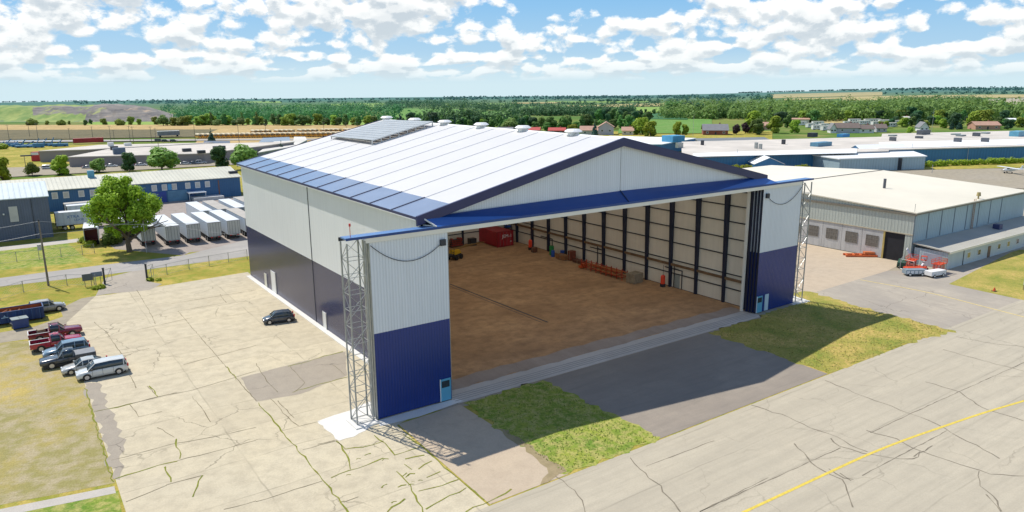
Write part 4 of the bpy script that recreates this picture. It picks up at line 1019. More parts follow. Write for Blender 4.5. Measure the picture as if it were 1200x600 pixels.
# small sheds before the factory
sA = seen(946,200,0); sh = quad_roof_building('shed', 'pale blue long shed with a white roof in front of the blue factory', 'shed', (seen(983,202,0),seen(1083,198.5,0),seen(1068,192,0),seen(947,196,0)), 4.6, PALEB, WHR)
o = sh.location
mb = MB(); 
for px in (1004,1051): g = seen(px,199.5,0); mb.box(g[0]-o.x-.2,g[1]-o.y-1.5,0,g[0]-o.x+.2,g[1]-o.y+.5,4.5)
mb.build('wall_joint', DKSTEEL, sh)
gable_building('shed', 'small turquoise shed with a white gable roof behind the low hangar', 'shed', seen(884,203,0), seen(918,203,0), 14, 3.2, 2.2, BLW2, WHR, 'y', .3)
gable_building('shed', 'little white roofed lean-to between pale shed and factory', 'shed', seen(1012,192,0), seen(1068,190.5,0), 12, 4.2, 2.6, BLW2, WHR, 'x', .3)
# left middle distance: taupe industrial block
ib = quad_roof_building('warehouse', 'taupe flat roofed industrial block behind the round trees', 'warehouse', (seen(82,196,0),seen(240,191.5,0),seen(345,176,0),seen(150,181,0)), 4.6, BEIGEW, GRAVR)
o = ib.location
quad_roof_building('warehouse', 'farther taupe wing of the industrial block next to the red box', 'warehouse', (seen(47.5,189,0),seen(105,187,0),seen(250,178,0),seen(118,181,0)), 5.0, BEIGEW, GRAVR)
zi = o.z+4.98
for px, py, w, h, m in ((140,180.5,4.5,2.6,M('slate_unit',(.09,.13,.19),.5)),(134,175.5,3,1.6,DKSTEEL),(219,177.5,3.4,1.3,DKSTEEL),(236,179.5,3,1.2,DKSTEEL),(150,171.5,3,1.6,WHF),(130,172,2.4,2.,WHF),(257,174.5,5,1.3,DKSTEEL)):
    roof_box(ib, px, py, w, 2.5, h, m, zi)
quad_roof_building('shed', 'long low dark shed standing at the field edge', 'shed', (seen(239,171,0),seen(269,170.5,0),seen(269,168,0),seen(240,168,0)), 2.4, DKSTEEL, M('dark_roof',(.08,.10,.14),.5))
quad_roof_building('shed', 'brown red shed with blue grey roof below the yellow buses', 'shed', (seen(304,171.5,0),seen(340,170,0),seen(339,165,0),seen(309,166,0)), 3.2, M('barn_red',(.20,.06,.05),.7), M('blue_grey_roof',(.22,.28,.34),.5))
quad_roof_building('shed', 'grey fence-like shed partly behind the hangar roof', 'shed', (seen(303,186,0),seen(345,178,0),seen(360,170,0),seen(322,172,0)), 3.4, M('grey_green_wall',(.22,.24,.22),.7,.15,.3), OFFR)
quad_roof_building('shed', 'small brown shed right of the barn red one', 'shed', (seen(344,170,0),seen(360,169,0),seen(358,164,0),seen(345,164,0)), 3.0, M('brown_wall',(.17,.08,.06),.7), OFFR)
# houses
def house(name, label, pxA, pxB, py, depth, h, rise, wm, rm, ridge='x', cat='house'):
    e = gable_building(name, label, cat, G(pxA,py), G(pxB,py), depth, h, rise, wm, rm, ridge, .6); W = e['W']
    n = max(2, int(W/5))
    for k in range(n):
        if n > 2 and k == n//2: MB().box(W*(k+.5)/n-.5,-.06,0,W*(k+.5)/n+.5,-.004,2.1).build('door', DKSTEEL, e)
        else: fwin(e, W*(k+.5)/n, h*.55, 1.5, 1.2, WHF, WINB)
    if ridge == 'x': MB().box(W*.7-.4,depth*.6-.4,h,W*.7+.4,depth*.6+.4,h+rise+1.).build('chimney', M('brick_chimney',(.25,.10,.07),.8), e)
    return e
BR = M('red_brick', (.26,.09,.06), .85, .2, 1.); PINKR = M('pinkish_tile_roof', (.45,.27,.19), .8, .12, .5); GREYR = M('grey_shingle_roof', (.20,.20,.21), .85, .12, .5); BRNR = M('brown_shingle_roof', (.17,.13,.11), .85, .12, .5)
CRW = M('cream_render', (.60,.55,.45), .8, .08); WHW = M('white_render', (.75,.74,.72), .7, .06); PINKW = M('salmon_wall', (.50,.28,.20), .8, .1); REDR = M('red_metal_roof', (.50,.08,.06), .5, .1); MAUVE = M('mauve_siding', (.48,.47,.52), .6, .08)
house('bungalow', 'cream bungalow with pinkish tile roof above the hangar ridge, left of the two storey one', 680, 702, 158, 12, 3.0, 2.4, CRW, PINKR)
house('house', 'two storey cream house with pinkish hipped roof just left of the hangar gable', 701, 719, 158.5, 12, 5.4, 3., MAUVE, PINKR, 'y')
house('bungalow', 'low cream bungalow with pinkish roof right of the two storey house', 729, 742, 158.5, 12, 3.0, 2., CRW, PINKR)
house('brick_house', 'red brick bungalow with dark grey hip roof in front of the green field', 824, 853, 158.5, 15, 3.2, 3.4, BR, GREYR)
house('bungalow', 'salmon bungalow among dark purple trees', 887, 902, 152, 12, 3, 2, PINKW, PINKR)
house('shed', 'tan flat shed with orange roof near the pond', 927, 948, 145, 12, 3.6, .8, CRW, PINKR, 'x', 'shed')
house('house', 'white gabled house end of the grey roofed row', 973, 980, 156, 10, 3.2, 3.0, WHW, GREYR, 'y')
house('long_house', 'long mauve building with brown shingle roof', 980, 1007, 156, 12, 3.4, 2.8, MAUVE, BRNR)
house('bungalow', 'white bungalow with dark roof right of the long mauve building', 1007, 1024, 156, 10, 2.8, 2.2, WHW, BRNR)
house('bungalow', 'small brown roofed house under the trees', 1027, 1039, 155, 10, 2.8, 2.2, MAUVE, BRNR)
house('house', 'white two storey building at the right group of trees', 1059.5, 1065, 146, 8, 5.5, .6, WHW, OFFR)
house('bungalow', 'pale house with peaked roof behind the factory roof', 1078, 1088, 154, 9, 3, 3, WHW, GREYR, 'y')
house('bungalow', 'salmon bungalow with tan roof under tall trees at far right', 1143, 1172, 152, 12, 3., 2.2, PINKW, PINKR)
house('shed', 'white shed at the far right edge', 1185, 1206, 147, 12, 4, 1, WHW, WHR, 'x', 'shed')
house('barn', 'red roofed barn showing behind the ridge vents', 620, 632, 157, 9, 2.6, 1.6, BR, REDR, cat='barn')
house('barn', 'low barn with red roof at the pine trees', 643, 662, 157.5, 9, 2.6, 1.6, BR, REDR, cat='barn')
house('shed', 'long grey shed behind the first ridge vents', 583, 600, 156, 10, 2.6, 1.2, MAUVE, GREYR, cat='shed')
# mobile homes, vans and boxes in the compound
r_ = random.Random(8)
for i, (px, py, w) in enumerate(((938,147,9),(950,149.5,8),(958,147,9),(965,150,7),(997,147,12),(1001,144,10),(1012,146,12),(1022,144,14),(1029,147,12),(1036,145,10),(1044,149,9),(1050,146,8),(957,152,7),(968,153,8))):
    g = G(px, py); e = empty('mobile_home', g, r_.uniform(-.6,-.2), 'white mobile home parked in the crowded compound by the pond', 'mobile home', 'mobile homes in the compound')
    MB().box(-w/2,-1.4,.4,w/2,1.4,3.2).build('body', WHW, e); MB().box(-w/2-.1,-1.5,3.203,w/2+.1,1.5,3.38).build('roof', OFFR, e)
    mb = MB(); [mb.box(-w/2+1+k*2.2,-1.43,1.6,-w/2+2+k*2.2,-1.403,2.5) for k in range(int(w/2.4))]; mb.build('windows', WINB, e)
    mb = MB(); mb.box(-w/3,-1.2,0,-w/3+.8,1.2,.4); mb.box(w/3-.8,-1.2,0,w/3,1.2,.4); mb.build('wheels', RUB, e)
# ------------------------------------------------------------------ vehicles
CARGLASS = glass_dark('car_glass', (.02,.035,.045)); TYRE = M('tyre', (.02,.02,.02), .85, .1); RIM = M('alloy_rim', (.55,.55,.56), .3, .1, metal=.6)
HEADL = M('headlight', (.75,.78,.80), .15, .02); TAILL = M('tail_light', (.55,.02,.02), .25, .05); TRIMB = M('black_trim', (.02,.02,.022), .5, .1); CHR = M('plate', (.7,.7,.68), .4, .05)
def paint(name, col):
    m = M(name, col, .25, .04, .5); b = m.node_tree.nodes['Principled BSDF']; b.inputs['Coat Weight'].default_value = .8; b.inputs['Coat Roughness'].default_value = .06; return m
def ring(x, zlo, zhi, w, tuck=.06, tum=.0):
    """cross section of the body at station x, seen as a rounded box; forward is +x"""
    h = zhi-zlo
    return [(x,-w+tuck,zlo),(x,-w,zlo+h*.3),(x,-w+.01,zlo+h*.72),(x,-w+.08+tum,zhi),(x,-w*.5,zhi+.025),(x,w*.5,zhi+.025),(x,w-.08-tum,zhi),(x,w-.01,zlo+h*.72),(x,w,zlo+h*.3),(x,w-tuck,zlo)]
def gh(x, zlo, zhi, wlo, whi): return [(x,-wlo,zlo),(x,-(wlo+whi)/2-.02,(zlo+zhi)/2),(x,-whi,zhi-.05),(x,-whi+.12,zhi),(x,whi-.12,zhi),(x,whi,zhi-.05),(x,(wlo+whi)/2+.02,(zlo+zhi)/2),(x,wlo,zlo)]
def vehicle(name, label, cat, kind, col, loc, rz, L=4.6, W=1.8, group=None):
    e = empty(name, loc, rz, label, cat, group); w = W/2; P = paint(name+'_paint', col); h = L/2
    if kind in ('car','hatch','suv','van'):
        belt = {'car':.92,'hatch':.98,'suv':1.08,'van':1.10}[kind]; top = {'car':1.42,'hatch':1.52,'suv':1.74,'van':1.76}[kind]; lo = {'car':.22,'hatch':.24,'suv':.32,'van':.25}[kind]
        hood = {'car':.78,'hatch':.86,'suv':.98,'van':.92}[kind]
        MB().loft([ring(-h,lo+.2,belt*.78,w*.80),ring(-h+.12,lo,belt*.93,w*.93),ring(-h+.6,lo,belt,w),ring(-.4,lo,belt,w),ring(h*.33,lo,belt,w),ring(h*.52,lo,hood+.06,w),ring(h-.45,lo,hood-.04,w*.95),ring(h-.1,lo,hood*.80,w*.86),ring(h,lo+.15,hood*.66,w*.72)]).build('body', P, e, smooth=True)
        ws, wt, rt, re = {'car':(h*.42,h*.12,-h*.38,-h*.74),'hatch':(h*.52,h*.2,-h*.68,-h*.90),'suv':(h*.42,h*.14,-h*.80,-h*.93),'van':(h*.56,h*.26,-h*.86,-h*.95)}[kind]
        MB().loft([gh(re,belt-.06,belt+.02,w*.93,w*.90),gh(rt,belt-.05,top-.05,w*.95,w*.76),gh((rt+wt)/2,belt-.05,top,w*.96,w*.78),gh(wt,belt-.05,top-.04,w*.96,w*.76),gh(ws,belt-.08,belt+.0,w*.93,w*.90)]).build('cabin_glass', CARGLASS, e, smooth=True)
        mb = MB(); mb.loft([[(x,-w*.745,z-.03),(x,-w*.64,z+.02),(x,0,z+.045),(x,w*.64,z+.02),(x,w*.745,z-.03)] for x,z in ((rt-.03,top-.06),((rt+wt)/2,top),(wt+.03,top-.05))], cap=False)
        pillars = [wt-.02, (wt+rt)/2-.05, rt+.1] if kind != 'van' else [rt+.10]
        for s in (-1,1):
            for x in pillars: mb.bar((x,s*w*.975,belt-.04),(x-.02,s*w*.79,top-.05),.09,.05)
            mb.bar((ws,s*w*.94,belt),(wt,s*w*.77,top-.05),.08,.05); mb.bar((re,s*w*.94,belt),(rt,s*w*.77,top-.06),.10,.06)
        mb.build('roof', P, e, fix=False)
        wx = (-h*.60, h*.62); r = {'car':.33,'hatch':.32,'suv':.38,'van':.36}[kind]; hl = hood*.78
    else:  # pickup; forward +x
        lo, belt, top, hood = .45, 1.12, 1.85, 1.10; h = L/2; bx = -h*.22
        MB().loft([ring(bx-.02,lo,belt,w),ring(h*.36,lo,belt,w),ring(h*.50,lo,hood,w),ring(h-.25,lo,hood-.08,w*.97),ring(h,lo+.1,hood-.16,w*.90)]).build('body', P, e, smooth=True)
        MB().loft([gh(bx+.02,belt-.05,top-.06,w*.95,w*.80),gh(bx+.3,belt-.05,top,w*.96,w*.80),gh(h*.12,belt-.05,top-.03,w*.96,w*.78),gh(h*.36,belt-.08,belt+.02,w*.93,w*.88)]).build('cabin_glass', CARGLASS, e, smooth=True)
        mb = MB(); mb.loft([[(x,-w*.79,z-.03),(x,0,z+.04),(x,w*.79,z-.03)] for x,z in ((bx,top-.06),(bx+.5,top),(h*.13,top-.04))], cap=False)
        for s in (-1,1):
            for x in (bx+.06, bx+1.1): mb.bar((x,s*w*.965,belt-.04),(x,s*w*.81,top-.05),.12,.05)
            mb.bar((h*.36,s*w*.94,belt),(h*.13,s*w*.79,top-.05),.09,.05)
        mb.build('roof', P, e, fix=False)
        mb = MB(); mb.box(-h,-w,lo+.05,bx-.04,-w+.1,belt); mb.box(-h,w-.1,lo+.05,bx-.04,w,belt); mb.box(-h,-w+.1,lo+.05,-h+.08,w-.1,belt); mb.box(bx-.12,-w+.1,lo+.05,bx-.04,w-.1,belt); mb.build('cargo_bed', P, e, bevel=.02)
        MB().box(-h+.08,-w+.1,lo+.1,bx-.12,w-.1,lo+.2).build('bed_floor', TRIMB, e)
        if kind == 'pickup_cap': MB().box(-h+.02,-w+.02,belt+.003,bx-.06,w-.02,belt+.10).build('bed_cover', M('grey_bed_cover',(.22,.23,.24),.5), e, bevel=.03)
        else:
            mb = MB(); mb.box(-h-.01,-w-.01,belt,bx-.04,-w+.1,belt+.04); mb.box(-h-.01,w-.1,belt,bx-.04,w+.01,belt+.04); mb.box(-h-.01,-w+.1,belt,-h+.08,w-.1,belt+.04); mb.build('bed_rail', CHR, e)
        wx = (-h*.60, h*.60); r = .40; hl = hood*.78
    for x in wx:
        for s in (-1,1):
            wheel(e, x, s*(w-.11), r, r, .24, RIM)
            mb = MB(); n = 10
            for k in range(n):
                a0, a1 = PI*k/n, PI*(k+1)/n; R0, R1 = r*1.02, r*1.2; y0, y1 = s*(w-.22), s*(w+.012)
                mb.add([(x+R0*math.cos(a0),y1,r+R0*math.sin(a0)),(x+R0*math.cos(a1),y1,r+R0*math.sin(a1)),(x+R1*math.cos(a1),y1,r+R1*math.sin(a1)),(x+R1*math.cos(a0),y1,r+R1*math.sin(a0))],[(0,1,2,3)])
            mb.build('wheel_arch', TRIMB, e)
    for s in (-1,1):
        MB().box(h-.16,s*w*.60-.2,hl-.10,h-.02,s*w*.60+.2,hl+.06).build('headlight', HEADL, e, bevel=.03)
        MB().box(-h-.01,s*w*.80-.12,belt*.72,-h+.14,s*w*.80+.12,belt*.72+.34).build('tail_light', TAILL, e, bevel=.02)
        MB().box(h*.38,s*(w+.02),belt,h*.38+.16,s*(w+.2),belt+.14).build('mirror', P if kind != 'van' else TRIMB, e, bevel=.02)
        mb = MB(); xs = (wx[1]-.55, (wx[0]+wx[1])/2, wx[0]+.5)
        for x in xs: mb.box(x-.012, s*(w-.005), lo+.18, x+.012, s*(w+.008), belt-.05)
        mb.build('door_seams', TRIMB, e)
    MB().box(h-.10,-w*.45,lo+.06,h+.015,w*.45,hl-.10).build('grille', TRIMB, e); MB().box(-h-.03,-w*.85,lo+.02,-h+.1,w*.85,lo+.2).build('bumper', TRIMB if kind != 'pickup' else CHR, e, bevel=.02)
    MB().box(-h-.035,-.26,lo+.25,-h-.01,.26,lo+.38).build('number_plate', CHR, e)
    MB().box(-h+.3,-w+.06,.16,h-.3,w-.06,lo+.1).build('underbody', TRIMB, e)
    return e
Z = .024
vehicle('minivan', 'white minivan nearest in the row of parked vehicles', 'minivan', 'van', (.62,.63,.60), (-20.1,28.4,Z), PI+.0, 5.1, 1.95)
vehicle('parked_car', 'pale silver sedan tucked between the white minivan and the dark pickup', 'car', 'car', (.48,.48,.44), (-21.5,31.2,Z), PI, 4.7, 1.8)
vehicle('pickup_truck', 'dark grey crew cab pickup with covered bed, facing the lawn', 'pickup truck', 'pickup_cap', (.045,.055,.07), (-22.9,34.6,Z), PI, 5.6, 1.95)
vehicle('parked_car', 'blue grey station wagon between the dark and the red pickup', 'car', 'suv', (.16,.25,.32), (-22.8,38.0,Z), PI, 4.9, 1.85)
vehicle('pickup_truck', 'bright red pickup with open bed backed onto the grass', 'pickup truck', 'pickup', (.42,.015,.045), (-23.6,41.8,Z), 0, 5.5, 1.9)
vehicle('pickup_truck', 'dark maroon pickup farthest back in the row with items in its bed', 'pickup truck', 'pickup', (.20,.012,.03), (-23.4,46.2,Z), 0, 5.9, 1.95)
g = G(329,379); vehicle('parked_car', 'dark grey hatchback alone on the apron beside the hangar wall', 'car', 'hatch', (.045,.055,.07), (g[0],g[1]+.8,Z), PI-.18, 4.1, 1.75)
g = G(50,366); vehicle('parked_car', 'silver pickup-like wagon parked behind the blue roll-off dumpster', 'car', 'suv', (.35,.34,.32), (-23.6,60.0,Z), .05, 4.6, 1.8)
# boxes in the maroon pickup bed
e = empty('toolbox', (-24.9,46.2,.7), .2, 'brown wooden crate lying in the bed of the maroon pickup', 'crate')
MB().box(-.4,-.4,0,.4,.4,.75).build('crate_body', WOODM, e); MB().box(-.42,-.42,.6,.42,.42,.68).build('rim', CARD, e)
r_ = random.Random(4)
for i, (px, py, c, k, lab) in enumerate(((57.5,199,(.55,.56,.55),'van','light grey van parked before the taupe block, left of the trees'),(131,196.3,(.62,.63,.62),'car','white car parked before the taupe block between two round trees'),(104,198,(.5,.5,.5),'car','silver car half hidden behind the wide low tree'),(166,195,(.65,.65,.65),'car','white car right of the dark cone shaped tree'),(218,193.5,(.6,.61,.6),'car','white car before the taupe block, left of a grey one'),(227,193.2,(.12,.14,.17),'car','dark car parked between two pale cars'),(236,192.6,(.55,.56,.56),'suv','pale car rightmost of those before the taupe block'))):
    gg = G(px, py); vehicle('parked_car', lab, 'car', k, c, (gg[0],gg[1],.02), -.4, 4.6, 1.8)
gg = G(194,168); vehicle('parked_car', 'dark car on the far road left of another dark car', 'car', 'suv', (.03,.03,.04), (gg[0],gg[1],gg[2]+.7), 0, 4.8, 1.8)
gg = G(204,168); vehicle('parked_car', 'dark car on the far road right of another dark car', 'car', 'suv', (.06,.06,.08), (gg[0],gg[1],gg[2]+.7), 0, 4.8, 1.8)

# roll-off dumpster and small bin
DB = M('dumpster_blue', (.012,.045,.16), .5, .25, .5, rib=(.7,.05,'x'), streak=.3); RUSTI = M('rusty_inside', (.34,.10,.03), .85, .3, 1.)
e = empty('dumpster', (-28.3,57.3,.02), .02, 'long dark blue roll off dumpster with rusty inside at the left edge', 'dumpster')
L_, w_, h_ = 8.4, 1.25, 1.75
mb = MB(); mb.box(-L_/2,-w_,.25,L_/2,-w_+.08,h_); mb.box(-L_/2,w_-.08,.25,L_/2,w_,h_); mb.box(-L_/2,-w_+.08,.25,-L_/2+.08,w_-.08,h_); mb.box(L_/2-.08,-w_+.08,.25,L_/2,w_-.08,h_); mb.build('body', DB, e)
mb = MB(); mb.box(-L_/2+.08,-w_+.08,.3,L_/2-.08,w_-.08,.45); mb.box(-L_/2+.09,w_-.13,.45,L_/2-.09,w_-.083,h_-.02); mb.box(-L_/2+.09,-w_+.083,.45,L_/2-.09,-w_+.12,h_-.02); mb.build('rusty_lining', RUSTI, e)
mb = MB()
for s in (-1,1): mb.box(-L_/2-.03,s*w_-.08,h_,L_/2+.03,s*w_+.06,h_+.08)
mb.box(-L_/2-.04,-w_,h_,-L_/2+.08,w_,h_+.08); mb.box(L_/2-.08,-w_,h_,L_/2+.04,w_,h_+.08)
for k in range(9): mb.box(-L_/2+.5+k*.92,-w_-.06,.3,-L_/2+.62+k*.92,-w_-.002,h_)
mb.build('rim_and_ribs', M('dumpster_rim',(.03,.08,.20),.5,.2), e)
mb = MB(); [mb.tube((x,-w_+.1,.18),(x,-w_+.3,.18),.17,10).tube((x,w_-.3,.18),(x,w_-.1,.18),.17,10) for x in (-L_/2+.4,L_/2-.4)]; mb.build('wheels', RUB, e)
r_ = random.Random(6); mb = MB()
for k in range(26): x = r_.uniform(-L_/2+.6,L_/2-.6); y = r_.uniform(-.8,.8); a = r_.uniform(0,3); mb.bar((x,y,r_.uniform(.5,1.2)),(x+math.cos(a)*1.2,max(-1.,min(1.,y+math.sin(a))),r_.uniform(.6,1.6)),.25,.15)
mb.build('scrap', M('rust_scrap',(.38,.13,.04),.8,.4,2.), e)
MB().prism([(-.7,1.0),(.1,1.0),(.1,1.1),(-.7,1.1)],-w_-.09,-w_-.075,'y').prism([(-.45,1.14),(-.15,1.14),(-.3,1.4)],-w_-.09,-w_-.075,'y').build('painted_mark', M('pale_logo',(.35,.50,.65),.5), e)

e = empty('garbage_bin', (-27.0,53.9,.02), .1, 'small blue garbage bin with grey lid standing before the long dumpster', 'dumpster')
MB().prism([(-.95,.1),(.95,.1),(1.1,1.15),(-1.1,1.35)], -.9, .9, 'x').build('body', M('bin_blue',(.04,.07,.20),.5,.2), e, bevel=.03)
mb = MB(); mb.prism([(-1.15,1.36),(1.15,1.16),(1.15,1.22),(-1.15,1.42)], -.95, -.02, 'x'); mb.prism([(-1.15,1.36),(1.15,1.16),(1.15,1.22),(-1.15,1.42)], .02, .95, 'x'); mb.build('lid', M('grey_lid',(.25,.29,.27),.5), e)
MB().box(.905,-.35,.65,.915,.25,1.05).build('sticker', M('yellow_sticker',(.70,.55,.03),.5), e)
mb = MB(); mb.box(-.95,-.7,.5,-.9,.7,.65); mb.box(.92,.3,.4,1.05,.9,.6); mb.box(-1.05,.3,.4,-.92,.9,.6); mb.build('fork_pockets', DKSTEEL, e)

# ------------------------------------------------------------------ trailers
TW = M('trailer_white', (.72,.73,.72), .4, .06, .2, streak=.10); TS = M('trailer_side', (.60,.66,.70), .45, .06, .2, rib=(1.2,.01,'h'), streak=.15)
TDR = M('trailer_door', (.52,.53,.47), .5, .1, .5, streak=.3); TGR = M('trailer_grey_roof', (.40,.37,.32), .7, .12, .3)
def make_trailer(side=TS, roof=TW):
    e = empty('trailer', (0,0,0), 0, 'x', 'trailer'); L_, w = 15.6, 1.28      # rear doors at y=0 facing -y, nose towards +y
    MB().box(-w,.06,1.15,w,L_,3.98).build('cargo_box', side, e); MB().box(-w-.02,.0,3.983,w+.02,L_+.03,4.06).build('roof', roof, e)
    mb = MB(); mb.box(-w-.02,-.02,1.1,-w+.1,.055,4.0); mb.box(w-.1,-.02,1.1,w+.02,.055,4.0); mb.box(-w+.1,-.02,3.86,w-.1,.055,4.0); mb.box(-w+.1,-.02,1.05,w-.1,.055,1.2); mb.build('rear_frame', M('trailer_frame',(.30,.30,.28),.5), e)
    for s in (-1,1):
        d = MB().box(s*.02,-.01,1.2,s*(w-.1),.05,3.86).build('rear_door', TDR, e)
        mb = MB(); mb.tube((s*.3,-.04,1.2),(s*.3,-.04,3.86),.025,5); mb.tube((s*.85,-.04,1.2),(s*.85,-.04,3.86),.025,5); mb.build('lock_rods', DKSTEEL, d)
        for y in (1.6,3.0): wheel(e, s*(w-.25), y, .5, .5, .5, RIM, axis='x')
        MB().bar((s*.9,12.2,.05),(s*.9,12.2,1.15),.12).build('landing_leg', DKSTEEL, e)
        MB().box(s*.7-.18,-.03,.86,s*.7+.18,.05,1.02).build('tail_light', TAILL, e)
    mb = MB(); mb.box(-.5,.2,.9,-.4,14.5,1.14); mb.box(.4,.2,.9,.5,14.5,1.14); mb.box(-w,.1,.45,w,.2,.55); mb.box(-.6,.1,.5,-.5,.2,1.1); mb.box(.5,.1,.5,.6,.2,1.1); mb.build('underframe', DKSTEEL, e)
    return e
proto = make_trailer(); protog = make_trailer(TS, TGR)
rows = [(.35,97.2,0,'white trailer leftmost of the front row, next to the big tree'),(4.25,97.0,0,'second white trailer of the front row from the big tree'),(8.15,96.2,0,'third white trailer of the front row from the big tree'),(12.0,96.4,0,'fourth white trailer of the front row, left of the grey roofed one'),(15.8,96.8,1,'grey roofed trailer of the front row beside the hangar corner'),
        (10.4,112.6,0,'leftmost white trailer of the back row'),(14.2,112.6,1,'grey roofed trailer in the back row'),(18.0,112.6,0,'white trailer in the back row right of the grey roofed one'),(22.0,114.5,1,'greyish trailer of the back row partly behind the hangar corner'),(20.0,99.5,0,'white trailer of the front row almost hidden by the hangar corner')]
for x, y, g_, lab in rows: place(protog if g_ else proto, USED, (x, y, .023), 0, 1., lab)
place(proto, USED, (-3.8,99.5,.023), .0, 1., 'white trailer directly behind the trunk of the big tree')
place(proto, USED, (-17.8,130.6,.02), -PI/2+.0, 1., 'white trailer parked sideways with blue lettering on its side')
BLET = M('blue_lettering', (.03,.16,.42), .5)
tl = [o for o in COL.objects if o.name.startswith('trailer') and o.get('label', '').endswith('on its side')][0]
letters('XTRA', tl, (1.30,3.4,2.9), (PI/2,0,PI/2), .95, BLET); letters('LEASE', tl, (1.30,4.5,2.15), (PI/2,0,PI/2), .7, BLET)
place(proto, USED, (-14.8,140.5,.02), -PI/2, 1., 'white trailer parked sideways with its brown end showing, nearest the blue warehouse wall')
place(protog, USED, (-15.0,144.5,.02), -PI/2, 1., 'grey roofed trailer side by side behind the one with the brown end')
e = empty('trailer', (-13.2,106.5,.02), -.12, 'short white trailer with its rear open showing a dark red inside', 'trailer')
mb = MB(); mb.box(-1.28,.06,1.15,-1.2,7,3.7); mb.box(1.2,.06,1.15,1.28,7,3.7); mb.box(-1.2,6.9,1.15,1.2,7,3.7); mb.build('cargo_box', TS, e)
MB().box(-1.3,0,3.703,1.3,7.05,3.8).build('roof', TW, e); mb = MB(); mb.box(-1.19,.5,1.15,1.19,6.9,1.25); mb.box(-1.19,2.5,1.25,1.19,2.6,3.69); mb.build('interior', M('dark_red_interior',(.12,.02,.02),.7), e)
mb = MB(); mb.box(1.33,-1.2,1.15,1.40,.0,3.7); mb.build('rear_door', TDR, e)
for s in (-1,1): wheel(e, s, 1.8, .5, .5, .45, RIM, axis='x')
place(proto, USED, (-8.2,108.5,.02), -.1, (1,.6,.92), 'pale short trailer seen through the crown of the big tree')
place(proto, USED, (-4.6,112.,.02), -.05, (1,.8,.95), 'white trailer seen through the right side of the big tree crown')

# ------------------------------------------------------------------ yellow school buses in the field
BUSY = M('bus_yellow', (.62,.30,.03), .4, .08, haze=False); BUSR = M('bus_roof', (.66,.56,.36), .5, .06)
e = empty('school_bus', (0,0,0), 0, 'yellow school bus with pale roof in the long row parked in the straw field', 'bus', 'school buses in the far field')
MB().loft([[(-1.2,y,.5),(1.2,y,.5),(1.2,y,2.3),(-1.2,y,2.3)] for y in (0,9.2)]).build('body', BUSY, e); MB().box(-1.1,9.2,.5,1.1,10.8,1.6).build('bonnet', BUSY, e)
MB().loft([[(-1.2,y,2.303),(1.2,y,2.303),(1.0,y,2.9),(.5,y,3.0),(-.5,y,3.0),(-1.0,y,2.9)] for y in (0,9.2)]).build('roof', BUSR, e)
mb = MB(); mb.box(-1.22,.5,1.6,-1.203,8.9,2.2); mb.box(1.203,.5,1.6,1.22,8.9,2.2); mb.box(-.9,-.02,1.5,.9,-.003,2.25); mb.box(-1.0,9.203,1.65,1.0,9.22,2.28); mb.build('window', WINB, e)
for y in (2.,9.6):
    for s in (-1,1): wheel(e, s, y, .5, .5, .3, None, axis='x')
n = 0
for row, (y0, y1) in enumerate((((235,163.2),(415,160.6)), ((300,158.2),(425,156.2)))):
    A_, B_ = Vector(G(*y0)[:2]), Vector(G(*y1)[:2]); D_ = (B_-A_).length; k = 0
    while k*3.3 < D_:
        p = A_.lerp(B_, k*3.3/D_)
        if not (row and k % 5 == 4): place(e, USED, (p.x, p.y, terr(p.x,p.y)+.45), 0, 1., None)
        k += 1

# ------------------------------------------------------------------ small aircraft, tank, machines, signs
WP = M('aircraft_white', (.78,.78,.76), .3, .03)
g = G(1184,203.5); e = empty('light_aircraft', (g[0],g[1],.16), 2.6, 'small white light aircraft parked on the ramp at the far right', 'airplane')
MB().loft([[(x, r*math.cos(a), 1.2+zz+r*math.sin(a)) for a in [2*PI*k/10 for k in range(10)]] for x, r, zz in ((-4.,.12,.3),(-2.,.35,.1),(0,.62,0),(1.2,.62,0),(2.4,.45,-.05),(2.9,.15,-.08))]).build('fuselage', WP, e, smooth=True)
MB().box(-.1,-5.4,1.85,1.3,5.4,1.98).build('wing', WP, e, bevel=.04); MB().box(-4.1,-1.6,1.45,-3.4,1.6,1.52).build('tailplane', WP, e); MB().prism([(-4.3,1.5),(-3.2,1.5),(-4.0,2.7),(-4.4,2.7)], -.05, .05, 'y').build('fin', WP, e)
MB().box(.9,-.5,1.5,1.7,.5,1.84).build('windscreen', WINB, e); 
for p in ((.4,-1.2),(.4,1.2),(2.2,0)): wheel(e, p[0], p[1], .25, .25, .15)
MB().bar((2.95,-.9,1.12),(2.95,.9,1.12),.04,.12).build('propeller', DKSTEEL, e); mb = MB(); mb.bar((.4,-1.2,.3),(.4,-.4,.9),.07); mb.bar((.4,1.2,.3),(.4,.4,.9),.07); mb.bar((2.2,0,.3),(2.2,0,.9),.07); mb.build('gear', WP, e)
g = G(1157,187.5); g2 = G(1225,184.5); dd = Vector(g2[:2])-Vector(g[:2])
e = empty('storage_tank', (g[0],g[1],0), math.atan2(dd.y,dd.x), 'long beige cylindrical tank lying on saddles before the blue factory', 'tank'); n_ = dd.length
MB().loft([[(x, r*math.cos(a), 2.6+r*math.sin(a)) for a in [2*PI*k/16 for k in range(16)]] for x, r in ((0,.4),(.5,1.3),(1.4,1.7),(n_,1.7))]).build('shell', M('tank_beige',(.48,.40,.30),.5,.12,.3,streak=.3), e, smooth=True)
mb = MB()
for k in range(8): mb.box(2+k*4.,-1.4,0,2.5+k*4.,1.4,1.6)
mb.build('saddles', DKSTEEL, e); mb = MB(); mb.box(1,-.3,4.3,n_,.3,4.36); mb.build('walkway', GALV, e)
